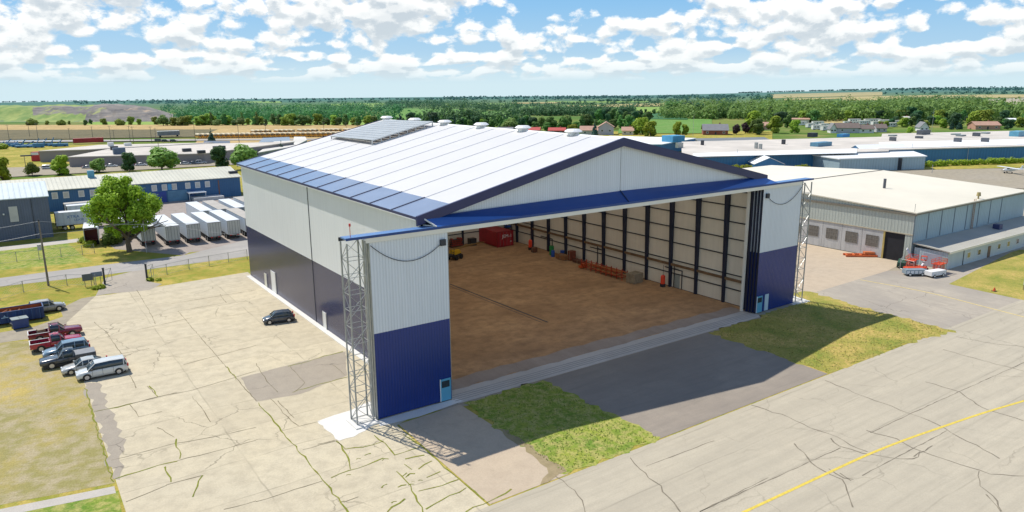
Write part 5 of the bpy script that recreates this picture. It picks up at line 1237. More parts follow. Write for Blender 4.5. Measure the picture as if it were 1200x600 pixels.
# equipment heap at the annex corner
TRR = M('orange_machine', (.62,.07,.02), .4, .15, 1.)
def machine(label, x, y, rz, col, kind):
    e = empty('lift_trailer', (x,y,.03), rz, label, 'machine')
    if kind == 'lift':
        MB().box(-1.6,-.8,.5,1.6,.8,.75).build('deck', col, e, bevel=.03)
        mb = MB()
        for k in range(4): z = .8+k*.28; mb.bar((-1.2,-.6,z),(1.2,-.6,z+.28),.08); mb.bar((1.2,-.6,z),(-1.2,-.6,z+.28),.08); mb.bar((-1.2,.6,z),(1.2,.6,z+.28),.08); mb.bar((1.2,.6,z),(-1.2,.6,z+.28),.08)
        mb.build('scissor_arms', col, e); mb = MB(); mb.box(-1.5,-.8,1.95,1.5,.8,2.05)
        for sx_ in (-1.5,0,1.5):
            for sy in (-.8,.8): mb.bar((sx_,sy,2.05),(sx_,sy,2.9),.06)
        for z in (2.5,2.9):
            for sy in (-.8,.8): mb.bar((-1.5,sy,z),(1.5,sy,z),.06)
            for sx_ in (-1.5,1.5): mb.bar((sx_,-.8,z),(sx_,.8,z),.06)
        mb.build('basket', col, e)
    elif kind == 'boom':
        MB().loft([[(-1.6,-.8,.5),(-1.6,.8,.5),(-1.5,.7,1.4),(-1.5,-.7,1.4)],[(1.0,-.8,.5),(1.0,.8,.5),(.7,.7,1.2),(.7,-.7,1.2)]]).build('chassis', col, e, bevel=.04)
        MB().bar((-1.2,0,1.4),(2.6,0,2.0),.3,.35).bar((2.6,0,2.0),(1.0,0,2.5),.25,.25).build('boom', M('white_boom',(.7,.7,.68),.4), e)
        mb = MB(); mb.box(.2,-.5,2.3,1.1,.5,2.4); [mb.bar((sx_,sy,2.4),(sx_,sy,3.2),.06) for sx_ in (.2,1.1) for sy in (-.5,.5)]; mb.box(.2,-.5,3.14,1.1,.5,3.2); mb.build('basket', col, e)
    else:
        MB().box(-2.0,-.8,.35,2.0,.8,1.3).build('body', col, e, bevel=.05); mb = MB(); [mb.box(-1.9+k*.8,-.82,.5,-1.3+k*.8,-.803,1.1) for k in range(5)]; mb.build('panel', M('pale_panel',(.60,.64,.68),.4), e)
    for x_ in (-1.2,1.2):
        for s in (-.75,.75): wheel(e, x_, s, .33, .33, .25, WHF)
    e.scale = (.85,.85,.8)
machine('orange scissor lift folded at the annex corner', 99.9, -3.6, .0, TRR, 'lift'); machine('orange boom lift with white arm in the machine cluster', 98.6, -1.6, .3, TRR, 'boom')
machine('low white trailer box in front of the orange lifts', 97.2, -4.4, -.2, WHW, 'box'); machine('long low orange lift bed left of the white box', 96.6, -1.4, -.5, TRR, 'box')
machine('grey blue machine at the left end of the cluster', 95.2, -2.0, -.6, M('grey_blue_machine',(.22,.28,.32),.5), 'box'); machine('second orange lift behind the white box', 98.9, .4, .2, TRR, 'lift')
machine('dark green flatbed machine behind the orange lifts', 99.4, 2.2, .4, M('dark_green_machine',(.03,.09,.06),.6), 'box')
e = empty('satellite_dish', (101.2,1.2,.03), .4, 'white tilted panel on a stand behind the orange lifts', 'panel')
MB().add([(-.9,0,1.0),(.9,0,1.0),(.9,1.2,3.0),(-.9,1.2,3.0),(-.9,.1,.95),(.9,.1,.95),(.9,1.3,2.95),(-.9,1.3,2.95)],[(0,1,2,3),(7,6,5,4),(0,4,5,1),(3,2,6,7),(0,3,7,4),(1,5,6,2)]).build('panel', WHW, e); MB().bar((0,.6,0),(0,.6,1.9),.12).build('stand', DKSTEEL, e)
g = G(1009,300); e = empty('steel_skid', (g[0]-.3,g[1],.03), .1-PI/4, 'flat orange steel skid lying in front of the windowed hangar doors', 'skid')
mb = MB(); mb.bar((-2.8,-.7,.2),(2.8,-.7,.2),.25,.3); mb.bar((-2.8,.7,.2),(2.8,.7,.2),.25,.3); [mb.bar((x,-.7,.3),(x,.7,.3),.2,.2) for x in (-2.5,-1.2,0,1.2,2.5)]; mb.build('frame', M('orange_primer',(.62,.13,.03),.6,.2), e); MB().box(.6,-.5,.42,2.4,.5,.85).build('load', M('orange_load',(.55,.16,.05),.7,.2), e)
# sign boards
def board(label, x, y, z0, z1, w, m, rz=0., txt=None):
    e = empty('sign_board', (x,y,.02), rz, label, 'sign')
    for s in (-w*.3,w*.3): MB().bar((s,.05,0),(s,.05,z1-.1),.09).build('post', WOODM, e)
    MB().box(-w/2,-.04,z0,w/2,.02,z1).build('board', m, e)
    if txt: letters(txt, e, (0,-.06,(z0+z1)/2), (PI/2,0,0), .3, WLET)
g = G(104,336); board('dark sign board on the lawn left of the open gate', g[0],g[1], 1.0, 2.1, 1.5, M('grey_sign',(.10,.12,.14),.5))
g = G(118,333); board('grey sign fixed beside the left gate post', g[0]-.4,g[1]-.0, 1.3, 2.1, 1.6, M('blue_grey_sign',(.16,.20,.26),.5))
g = G(1199,340); board('white framed notice board on the dry lawn at the right edge', g[0]+.6,g[1], .9, 2.2, 2.2, WHW, .1)
g = G(1165,341.5); e = empty('marker_cone', (g[0],g[1],.03), 0, 'tiny orange marker on the grass edge by the taxiway', 'cone'); MB().tube((0,0,0),(0,0,.6),.25,10,.06).build('cone', ORG, e); MB().box(-.3,-.3,0,.3,.3,.06).build('base', RUB, e)
g = G(43.5,189); e = empty('vending_box', (g[0],g[1],terr(g[0],g[1])), -.4, 'red box with white front at the left end of the taupe block', 'cabinet'); MB().box(-1.6,-1.4,0,1.6,1.4,4.2).build('body', M('red_box',(.50,.02,.03),.5), e); MB().box(-1.5,-1.42,2.9,1.5,-1.403,4.0).build('white_panel', WHW, e)
g = G(104,168.5); e = empty('shipping_container', (g[0],g[1],terr(g[0],g[1])+.6), 0, 'long red container on the far road edge behind the taupe block', 'container'); MB().box(-8,-1.3,.2,8,1.3,2.9).build('body', RED, e); mb = MB(); [mb.box(x-.1,-1.36,0,x+.1,1.36,3.0) for x in (-8,8)]; mb.build('corner_frame', M('dark_red_frame',(.2,.02,.02),.5), e)
g = G(198,161); e = empty('shipping_container', (g[0],g[1],terr(g[0],g[1])+.6), 0, 'white topped grey trailer standing in the field by the road', 'container'); MB().box(-7,-1.3,.9,7,1.3,3.6).build('body', M('grey_box',(.25,.25,.25),.6), e); MB().box(-7.1,-1.4,3.603,7.1,1.4,3.9).build('roof', WHW, e); mb = MB(); mb.box(-6,-1,0,-5,1,.9); mb.box(5,-1,0,6,1,.9); mb.build('wheels', RUB, e)
# blue yard of pipes and tanks left middle
r_ = random.Random(12)
for k in range(9):
    g = G(3+k*8.5, 172.5+r_.uniform(-1.5,1.)); e = empty('farm_machine', g, r_.uniform(-.5,.5), 'blue piece of machinery in the storage yard at the far left', 'machine', 'blue machines in the storage yard'); w = r_.uniform(2.5,5)
    MB().box(-w,-1.2,.3,w,1.2,r_.uniform(1.3,2.6)).build('body', BLW2, e, bevel=.1); MB().bar((-w*.5,0,1.2),(w*.3,0,r_.uniform(3.,5.5)),.4).build('arm', BLW2, e); mb = MB(); mb.box(-w*.7,-1.3,0,-w*.4,1.3,.8); mb.box(w*.4,-1.3,0,w*.7,1.3,.8); mb.build('wheels', RUB, e)
e_ = None
for k, (px, w) in enumerate(((18,9),(40,11),(62,9))):
    g = G(px, 171); e = empty('storage_rack', g, 0, ('left','middle','right')[k]+' one of the three pale canopies in the blue storage yard', 'canopy')
    MB().box(-w/2,-2,3.0,w/2,2,3.2).build('roof', M('pale_canopy',(.50,.60,.66),.5), e); mb = MB(); [mb.bar((x,y,-.3),(x,y,3.),.25) for x in (-w/2+.4,0,w/2-.4) for y in (-1.8,1.8)]; mb.build('posts', BLW2, e)

# ------------------------------------------------------------------ poles, wires, fences
WOODP = M('pole_wood', (.20,.17,.14), .85, .25, 1.5); STEELP = M('pole_steel', (.42,.43,.42), .5, .1); WIREM = M('wire', (.35,.36,.38), .5, .05)
def upole(label, x, y, h, r=.15, m=WOODP, z=0., arm=True, group=None):
    e = empty('utility_pole', (x,y,z), 0, label, 'utility pole', group); MB().tube((0,0,-.3),(0,0,h),r,8,r*.65).build('shaft', m, e)
    if arm: MB().box(-.9,-.06,h-.55,.9,.06,h-.42).build('crossarm', m, e); mb = MB(); [mb.tube((q,0,h-.42),(q,0,h-.2),.05,6) for q in (-.8,.8,0)]; mb.build('insulators', STEELP, e)
    return e
g1 = G(57,335); p1 = upole('leaning wooden utility pole with grey transformer on the front lawn', g1[0], g1[1], 10.6, .17, WOODP, arm=False)
MB().tube((-.45,-.1,6.0),(-.45,-.1,6.9),.28,10).build('transformer', STEELP, p1); mb = MB(); mb.bar((0,0,8.2),(-.75,-.1,8.3),.05); mb.bar((0,0,8.),(-.75,-.1,7.7),.05); mb.tube((0,0,10.6),(0,0,10.9),.1,6); mb.build('bracket', DKSTEEL, p1)
g2 = G(172,296); upole('thin pale steel pole in front of the big tree', g2[0], g2[1], 6.8, .07, STEELP, arm=False)
def wire(label, a, b, sag, r=.025, grp=None):
    a = Vector(a); b = Vector(b); mb = MB(); n = 14; P = [a.lerp(b, k/n)-Vector((0,0,sag*4*(k/n)*(1-k/n))) for k in range(n+1)]
    for k in range(n): mb.tube(P[k], P[k+1], r, 5)
    return tag(mb.build('power_line', WIREM), label, 'wire', grp)
q = onY(-60, 291, 84); q2 = onY(-60, 287, 84)
wire('upper power line running left from the leaning pole', (g1[0],g1[1],10.6), (-50, 74, 10.0), .5); wire('lower power line running left from the leaning pole', (g1[0],g1[1],8.6), (-50,74,7.6), .5, .035)
wire('upper power line crossing in front of the big tree', (g1[0],g1[1],10.6), (5.96,67,9.0), .6); wire('lower power line crossing the tree trunk height', (g1[0],g1[1],8.5), (g2[0],g2[1],6.5), .4); wire('lowest power line from the thin steel pole to the hangar', (g2[0],g2[1],6.4), (5.96,66,6.5), .3)
for k, (px, pb, pt) in enumerate(((31,201,183),(188,192,165))):
    g = G(px, pb); h = ZAT(g[0],g[1],pt)-g[2]; e = upole(('pole carrying a dark lamp head on the left lawn','slim pole with dark box on top before the taupe block')[k], g[0], g[1], max(5,h), .14, WOODP, g[2], arm=False)
    MB().box(-1.2,-.3,max(5,h)-.1,(2.6,1.2)[k],.3,max(5,h)+(.4,.9)[k]).build('lamp_head', M('dark_head%d' % k,(.05,.07,.08),.5), e)
r_ = random.Random(9)
for k, (px, pb, pt) in enumerate(((11,165,146),(35,161,143),(45,165,144),(82,164,150),(109,163,148),(130,166,147),(134,164,152),(153,168,147),(157,170,148),(178,168,148),(183,165,150),(229,166,143),(281,175,146),(312,161,145),(380,160,143),(406,156,143),(419,157,143))):
    g = G(px, pb); h = max(6., min(13., ZAT(g[0],g[1],pt)-g[2])); upole('utility pole in the line along the far straw field', g[0], g[1], h, .16, WOODP, g[2], True, 'utility poles along the far field')
for lab, px, pb, pt in (('thin mast behind the purple trees',812,160,134),('tall thin mast in front of the blue factory',863,197,175),('pole before the white shed end',1067,190,168),('pole at the right group of factories',1091,160,128),('short white post beside the pale shed',1092,203,197),('thin mast at the trees',1133,190,172),('steel post right of the blue cabin',772,180,166)):
    g = G(px, pb); h = max(3, ZAT(g[0],g[1],pt)-g[2]); upole(lab, g[0], g[1], h, .12, STEELP, g[2], arm=False)
def chain_fence(label, pts, h=1.9, step=3.2, m=GALV):
    e = empty('chain_fence', (pts[0][0],pts[0][1],.02), 0, label, 'fence'); o = Vector(e.location)
    for i in range(len(pts)-1):
        a = Vector((*pts[i][:2],.02))-o; b = Vector((*pts[i+1][:2],.02))-o; n = max(1, int((b-a).length/step))
        for k in range(n + (i == len(pts)-2)): p = a.lerp(b, k/n); MB().tube(p, p+Vector((0,0,h)), .05, 6).build('post', m, e)
        mb = MB(); mb.tube(a+Vector((0,0,h-.05)), b+Vector((0,0,h-.05)), .025, 5); mb.tube(a+Vector((0,0,.15)), b+Vector((0,0,.15)), .02, 4)
        N_ = int((b-a).length/.45)
        for k in range(N_+1):
            p = a.lerp(b, k/N_); p2 = a.lerp(b, min(1,(k+4)/N_)); 
            mb.bar(p+Vector((0,0,.15)), p2+Vector((0,0,h-.05)), .012); mb.bar(p2+Vector((0,0,.15)), p+Vector((0,0,h-.05)), .012)
        mb.build('mesh', m, e)
    return e
chain_fence('chain link fence along the front lawn, left of the gate', PX((0,352),(28,343),(79,335),(113,335)) )
chain_fence('chain link fence curving right of the gate to the hangar corner', PX((178,327),(196,322),(222,316),(290,304)))
chain_fence('chain link fence in front of the slate shed', PX((-40,316),(20,307),(97,299),(111,297)))
chain_fence('chain link fence beside the pad of the neighbour hangar', [(101.5,3.),(97.2,1.4),(96.9,-1.)])
def gatepost(label, px, py):
    g = G(px, py); e = empty('gate_post', (g[0],g[1],.02), 0, label, 'post'); MB().box(-.14,-.14,0,.14,.14,2.6).build('shaft', DKSTEEL, e); MB().box(-.18,-.18,2.6,.18,.18,2.7).build('cap', DKSTEEL, e)
    mb = MB(); mb.bar((.14,0,.3),(1.2,1.,.3),.06); mb.bar((.14,0,2.3),(1.2,1.,2.3),.06); mb.bar((1.2,1.,.3),(1.2,1.,2.3),.06); mb.bar((.14,0,.3),(1.2,1.,2.3),.05); mb.build('gate_leaf', GALV, e)
gatepost('dark gate post at the left side of the drive', 123, 333); gatepost('dark gate post at the right side of the drive', 172.5, 328)

# ------------------------------------------------------------------ trees
def crown_np(rs, lobes, n, size, squash=1., inner=.55):
    """leaf clumps scattered through the crown volume; each a small bent quad"""
    L_ = np.array([l[:3] for l in lobes]); R = np.array([l[3] for l in lobes]); pr = R**2/np.sum(R**2)
    idx = rs.choice(len(lobes), n, p=pr); d = rs.normal(size=(n,3)); d /= np.linalg.norm(d,axis=1)[:,None]
    rad = R[idx]*(inner+(1-inner)*rs.random(n)**.45)*(1+.10*rs.normal(size=n)); c = L_[idx]+d*rad[:,None]*np.array([1,1,squash])
    nr = d+rs.normal(size=(n,3))*.35; nr[:,2] += .35; nr /= np.linalg.norm(nr,axis=1)[:,None]
    u = np.cross(nr, rs.normal(size=(n,3))); u /= np.linalg.norm(u,axis=1)[:,None]; v = np.cross(nr, u)
    s = size*(.55+.9*rs.random(n))[:,None]; a = s*(.7+.6*rs.random(n))[:,None]
    q = np.stack([c-u*s*.5, c+v*a*.45-nr*s*.08, c+u*s*.5, c-v*a*.45-nr*s*.08],1).reshape(-1,3)
    sh = np.clip(.25+.75*((d[:,2]*.5+.5)*.6+.4*rs.random(n)),0,1)*np.where(rad > R[idx]*.8,1,.7)  # lighter tops, darker insides: light and shade put into the leaf colour
    return q, np.repeat(sh, 4)
def mesh_quads(name, q, sh, m):
    n = len(q)//4; me = bpy.data.meshes.new(name); me.vertices.add(len(q)); me.vertices.foreach_set('co', q.astype(np.float32).ravel())
    me.loops.add(n*4); me.loops.foreach_set('vertex_index', np.arange(n*4, dtype=np.int32)); me.polygons.add(n)
    me.polygons.foreach_set('loop_start', np.arange(0, n*4, 4, dtype=np.int32)); me.polygons.foreach_set('loop_total', np.full(n, 4, dtype=np.int32))
    at = me.attributes.new('shade', 'FLOAT', 'POINT'); at.data.foreach_set('value', sh.astype(np.float32)); me.materials.append(m); me.update(); me.validate(); return me
BARK = M('bark', (.13,.10,.07), .9, .3, 1.5)
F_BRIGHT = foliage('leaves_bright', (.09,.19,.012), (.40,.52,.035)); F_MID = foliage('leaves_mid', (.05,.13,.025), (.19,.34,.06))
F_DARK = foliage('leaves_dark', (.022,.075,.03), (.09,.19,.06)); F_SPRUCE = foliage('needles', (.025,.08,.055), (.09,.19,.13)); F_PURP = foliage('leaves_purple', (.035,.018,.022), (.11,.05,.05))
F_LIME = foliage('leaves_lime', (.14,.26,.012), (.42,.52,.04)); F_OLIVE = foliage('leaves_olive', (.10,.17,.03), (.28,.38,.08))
def make_tree(name, kind, fol, n, size, H, Rw, seed, trunk_r=.25):
    rs = np.random.RandomState(seed); r_ = random.Random(seed); e = empty(name, (0,0,0), 0, name.replace('_',' '), 'tree'); lobes = []; mb = MB()
    if kind == 'round':
        th = H*.12; mb.tube((0,0,-.3),(0,0,th),trunk_r,8,trunk_r*.7)
        for k in range(11):
            a = r_.uniform(0,2*PI); z = r_.uniform(.16,.88)*H; pr = math.sin(PI*min(1,max(.12,(z/H+.06)/1.06)))**.6; rr_ = Rw*pr*r_.uniform(.25,.68); R_ = Rw*r_.uniform(.28,.46); p = (rr_*math.cos(a), rr_*math.sin(a), z); lobes.append((*p,R_))
            mb.tube((0,0,th*r_.uniform(.8,1.)),(p[0]*.7,p[1]*.7,p[2]*.9),trunk_r*.4,6,trunk_r*.1)
        lobes.append((0,0,H*.55,Rw*.55)); lobes.append((0,0,H*.85,Rw*.33))
    elif kind == 'tall':
        mb.tube((0,0,-.3),(0,0,H*.8),trunk_r,8,trunk_r*.3)
        for k in range(12): z = H*(.22+.72*k/11); rr_ = Rw*(.7 if k < 9 else .45)*r_.uniform(.0,.45); a = r_.uniform(0,6.3); lobes.append((rr_*math.cos(a),rr_*math.sin(a),z,Rw*(.5-.25*(k/11)**2)*r_.uniform(.8,1.2)))
    elif kind == 'spruce':
        mb.tube((0,0,-.3),(0,0,H*.95),trunk_r,8,.03)
        for k in range(14):
            t = k/13; z = H*(.1+.88*t); R0 = Rw*(1-t)**.9
            for j in range(max(1,int(6*(1-t)))): a = r_.uniform(0,6.3); lobes.append((R0*.55*math.cos(a),R0*.55*math.sin(a),z,max(.25,R0*.42)))
    elif kind == 'bush':
        mb.tube((0,0,-.2),(0,0,H*.35),trunk_r*.6,6,trunk_r*.3)
        for k in range(7): a = r_.uniform(0,6.3); rr_ = Rw*r_.uniform(.1,.55); lobes.append((rr_*math.cos(a),rr_*math.sin(a),H*r_.uniform(.3,.62),Rw*r_.uniform(.35,.5)))
    q, sh = crown_np(rs, lobes, n, size, 1. if kind != 'spruce' else .55, .5)
    mb.build('trunk', BARK, e); o = bpy.data.objects.new('crown', mesh_quads('crown', q, sh, fol)); COL.objects.link(o); o.parent = e
    return e
# the big tree beside the road
rs = np.random.RandomState(21); g = G(152,295)
bt = empty('broadleaf_tree', (g[0],g[1],0), 0, 'large bright green broadleaf tree between the road and the trailers', 'tree')
r_ = random.Random(31); mb = MB(); mb.tube((0,0,-.3),(-.1,.1,2.2),.55,12,.42); tips = []; lobes = []
def limb(p, d, L_, r, lv):
    q = p+d*L_; mb.tube(p, q, r, 7, r*.62)
    if lv == 0 or r < .06: lobes.append((q.x,q.y,q.z,1.35+r_.random()*.75)); return
    for k in range(3 if lv > 1 else 2):
        nd_ = (d+Vector((r_.uniform(-1,1),r_.uniform(-1,1),r_.uniform(-.35,.6)))*.75).normalized(); limb(q, nd_, L_*r_.uniform(.68,.85), r*.6, lv-1)
for k in range(6):
    a = k*PI/3+r_.uniform(-.3,.3); limb(Vector((-.1,.1,1.9+.25*k)), Vector((math.cos(a)*.7,math.sin(a)*.7,1.0 if k % 2 else .55)).normalized(), 3.5, .26, 2)
limb(Vector((-.1,.1,2.2)), Vector((.05,.05,1)), 3.8, .34, 3)
for k in range(44):
    a = r_.uniform(0,6.3); z = r_.uniform(3.0,14.2); pr = math.sin(PI*min(1.,(z-1.2)/14.6))**.55; rr_ = 5.0*pr*r_.uniform(.45,1.); lobes.append((rr_*math.cos(a),rr_*math.sin(a),z,r_.uniform(.8,1.4)))
lobes = [(l[0],l[1],l[2],l[3]*.88) for l in lobes if l[2] < 14.4 and math.hypot(l[0],l[1]) < 5.9]
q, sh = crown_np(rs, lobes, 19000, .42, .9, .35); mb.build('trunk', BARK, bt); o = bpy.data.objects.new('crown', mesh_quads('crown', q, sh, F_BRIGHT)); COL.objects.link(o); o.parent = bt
# prototypes
T = {'round1': make_tree('broadleaf_tree','round',F_MID,2600,.85,10,4.2,1), 'round2': make_tree('broadleaf_tree','round',F_DARK,2600,.85,11,4.6,2), 'round3': make_tree('broadleaf_tree','round',F_BRIGHT,2600,.8,9,4.0,3),
     'lime': make_tree('broadleaf_tree','round',F_LIME,1800,.7,6,3.,4), 'tall1': make_tree('poplar_tree','tall',F_OLIVE,2200,.8,13,2.6,5), 'tall2': make_tree('broadleaf_tree','tall',F_MID,2600,.9,13,4.,6),
     'spruce': make_tree('spruce_tree','spruce',F_SPRUCE,2600,.7,11,2.8,7), 'bush': make_tree('shrub','bush',F_BRIGHT,1200,.6,3.,2.6,8), 'purple': make_tree('broadleaf_tree','round',F_PURP,1500,.8,7,3.6,9), 'olive': make_tree('broadleaf_tree','round',F_OLIVE,2600,.75,8,5.,10)}
TU = {}; GROW = 1.12
def tree(kind, px, pb, pt, label, group=None, wide=1., cat='tree'):
    g = G(px, pb); H0 = {'round1':10,'round2':11,'round3':9,'lime':6,'tall1':13,'tall2':13,'spruce':11,'bush':3,'purple':7,'olive':8}[kind]
    h = ZAT(g[0],g[1],pt)-g[2]; s = h/H0*GROW
    p = T[kind]; o = p if not TU.get(kind) else copy_tree(p); TU[kind] = 1
    o.location = (g[0],g[1],g[2]); o.rotation_euler = (0,0,rnd.uniform(0,6.28)); o.scale = (s*wide*rnd.uniform(.92,1.08), s*wide*rnd.uniform(.92,1.08), s)
    return tag(o, label, cat, group)
# named trees of the left middle distance
tree('round3',3,214,188,'dark round tree cut by the left edge above the slate shed'); tree('olive',38,206,192,'low olive tree left of the bright one behind the warehouse',None,1.1); tree('round3',72,205,184.5,'bright green tree before the left corner of the taupe block',None,1.2)
tree('olive',116,202,188,'low spreading olive tree between the bright and the cone shaped trees',None,1.25); tree('round2',152,201,181,'dense dark cone shaped tree before the taupe block',None,1.1); tree('olive',190,200,176,'wide light green tree with feathery crown in front of the taupe block',None,1.35)
tree('round2',258,198,174,'dense dark round tree left of the hangar roof corner',None,1.15); tree('olive',286,198,173,'wide olive tree at the hangar roof corner',None,1.25); tree('bush',4,175,168,'small shrub at the left edge by the storage yard',None,1.5,'shrub')
tree('spruce',330,180,166.5,'blue green spruce in front of the barn red shed',None,1.3); tree('spruce',248,167,152,'lone dark spruce beside the yellow buses',None,1.2); tree('olive',848,197,183,'small round tree in front of the blue factory',None,1.)
# purple trees, spruces and others on the right and centre
for px, pb, pt, k, lab, w in ((863,158,147,'purple','dark purple tree right of the brick house',1.),(873,157,145,'purple','taller dark purple tree beside the mound',1.),(887,158,141,'round1','grey green tree right of the purple trees',1.3),(883,156,133,'round3','bright tall tree above the mound',1.),
        (907,156,138,'round3','bright green tree left of the tan shed',1.2),(931,156,142,'round3','bright tree in front of the tan shed',1.),(923,150,136,'round1','mid green tree behind the bright one',1.),(1118,151,134,'round2','dark blue green tree at the right group',1.),(1115,152,141,'spruce','pointed blue spruce, leftmost of the right group',1.),(1124,152,140,'spruce','pale blue spruce right of the dark one',1.2),(1075,152,140,'spruce','small blue spruce beside the yellow green bush',1.),
        (697,159,143,'spruce','dark pointed spruce next to the two storey house',1.),(1181,152,141,'round2','dark round tree beside the white shed at the far right',1.3),(1139,150,133,'lime','bright yellow green tree at the right group',1.2),(1150,150,131,'round3','tall bright tree above the salmon bungalow',1.4),(1066,158,150,'lime','yellow green bush at the white gable',1.),
        (566,150,141,'lime','yellow green bush above the third ridge vent',1.3),(670,157,147,'lime','yellow green tree left of the low bungalow',1.4),(750,158,140,'round3','leafy tree cluster left above the hangar gable',1.2),(762,160,144,'round3','bright leafy tree right above the hangar gable',1.3),(793,158,144,'round3','tree at the field edge, left of a pair',1.),(803,158,147,'round3','tree at the field edge, right of a pair',1.)):
    tree(k,px,pb,pt,lab,None,w)
def scatter(n, seed, x0, x1, base, hpx, kinds, label, group, jit=2.5, wide=1.):
    r_ = random.Random(seed)
    for k in range(n):
        px = x0+(x1-x0)*(k+r_.uniform(.1,.9))/n; b = (base(px) if callable(base) else base)+r_.uniform(-jit,jit); h = r_.uniform(*hpx)
        tree(r_.choice(kinds), px, b, b-h, label, group, wide*r_.uniform(.85,1.2))
# the pale fringe of trees behind the straw field
scatter(34, 1, 190, 440, lambda x: 147+(x-190)*.002, (6,13), ['round3','round1','olive','round3','tall2'], 'light green tree in the fringe behind the straw field', 'fringe trees behind the straw field', .8, 1.45)
scatter(12, 2, 20, 185, 146.5, (4,9), ['round3','round1','bush','lime'], 'small tree scattered at the foot of the grey quarry bank', 'small trees at the quarry foot', .8)
scatter(3, 12, 236, 312, 147, (13,15), ['tall1'], 'tall slim poplar standing out of the fringe', 'slim poplars', .5)
scatter(26, 3, 465, 560, 150, (9,15), ['round2','round1','spruce','tall2'], 'dark mixed tree just above the white hangar roof', 'mixed trees above the hangar roof', 4., 1.25)
scatter(34, 4, 562, 760, 152, (9,15), ['round1','round1','tall2','round2','olive'], 'green tree in the band above the hangar ridge', 'trees above the hangar ridge', 3., 1.25)
scatter(20, 5, 690, 760, 143, (8,13), ['round2','round1'], 'darker tree behind the cream houses', 'trees behind the cream houses', 2.5)
scatter(26, 6, 780, 900, 136, (8,16), ['round2','round2','round1','tall2'], 'dark tree in the clump beyond the green field', 'dark clump beyond the green field', 3., 1.3)
scatter(56, 7, 895, 1200, lambda x: 141-(x-895)*.004, (9,16), ['round1','tall2','round1','round3','round2'], 'tree in the wood behind the compound', 'wood behind the compound', 5., 1.35)
scatter(30, 8, 1030, 1205, 148, (7,12), ['round3','round1','lime','round2'], 'tree at the near edge of the wood on the right', 'near edge of the right wood', 2.5, 1.3)
scatter(12, 9, 740, 800, 133.5, (3,6), ['round2','round1'], 'small dark tree in the hedge line between fields', 'hedge line trees', 1.)
# woods too far and dense to count: one mass each
def wood(name, rows, label, dens=1., fol=F_DARK, size=3.2, seed=1):
    """rows: (px0, px1, py0, py1, height m, number): crowns spread over the strip of ground seen between those bounds"""
    rs = np.random.RandomState(seed); Q = []; S = []
    for (x0, x1, ya, yb, h, n) in rows:
        for k in range(int(n*dens*.62)):
            px = rs.uniform(x0, x1); t = rs.uniform(); g = G(px, ya+(yb-ya)*t)
            d = math.hypot(g[0]-CX, g[1]-CY); 
            if math.sin(g[0]*.011+g[1]*.004+seed)+math.sin(g[1]*.009-g[0]*.005)+math.sin(g[0]*.027) < -.9: continue
            big = rs.uniform()<.3; R_ = h*rs.uniform(.5,.7)*(1.35 if big else 1.); hh = h*(rs.uniform(1.05,1.5) if big else rs.uniform(.6,1.))
            sz = size*max(1, d/1500)**.8
            nn = int(85 if d < 1500 else 30 if d < 3000 else 16)
            lb = [(g[0]+rs.normal()*R_*.6, g[1]+rs.normal()*R_*.6, g[2]+hh*rs.uniform(.45,.8), R_*rs.uniform(.7,1.)) for _ in range(3)]
            q, sh = crown_np(rs, lb, nn, sz, 1.0, .75); Q.append(q); S.append(np.clip(sh*(.7+.6*rs.random()),0,1))
    o = bpy.data.objects.new(name, mesh_quads(name, np.concatenate(Q), np.concatenate(S), fol)); COL.objects.link(o); return tag(o, label, 'wood', None, 'stuff')
F_FAR = foliage('far_woods', (.05,.145,.05), (.13,.27,.07)); F_FARM = foliage('far_mid_woods', (.12,.25,.04), (.25,.41,.06))
wood('woodland', [(85,235,122,119.5,12,220),(190,240,136,124,10,120),(210,470,143,129,11,560),(232,300,127,122,11,130),(395,470,127,124,10,60),(350,470,131,130,9,90)], 'dark mixed woodland behind the quarry and the straw field', 1., F_FAR, 2.2, 3)
wood('woodland', [(440,556,128,125,13,240),(545,620,146,142,10,120),(500,560,146,136,11,220),(556,604,131,127,10,90),(600,700,136,134,10,110),(620,740,132,130.5,8,90),(700,860,126,124.8,8,120),(655,760,122.6,121.8,6,100),(600,650,126,124,7,60),(760,860,121.5,120.5,8,90)], 'hedgerows and small woods between the green fields in the middle', 1., F_FAR, 2.2, 4)
wood('woodland', [(780,905,140,130,11,420),(895,1150,143,126,11,1300),(1150,1205,143,130,11,200),(1040,1150,125,122,10,180),(1040,1150,122,120.5,8,60)], 'green wood spreading behind the compound on the right', 1., F_FARM, 2.2, 5)
wood('woodland', [(-30,230,119.2,116.2,9,260),(230,440,120.5,119.5,8,110),(230,560,117.5,115.5,10,300),(440,520,123,121,10,90),(560,860,119.5,118.7,7,200),(520,860,117,112.6,12,900),(860,1230,106.6,101.5,13,1100),(1034,1230,110.4,108.6,8,160),(830,905,118,112,11,160),(1060,1230,119.8,119,7,60)], 'far wooded plain reaching the horizon', 1., F_FAR, 2.8, 6)
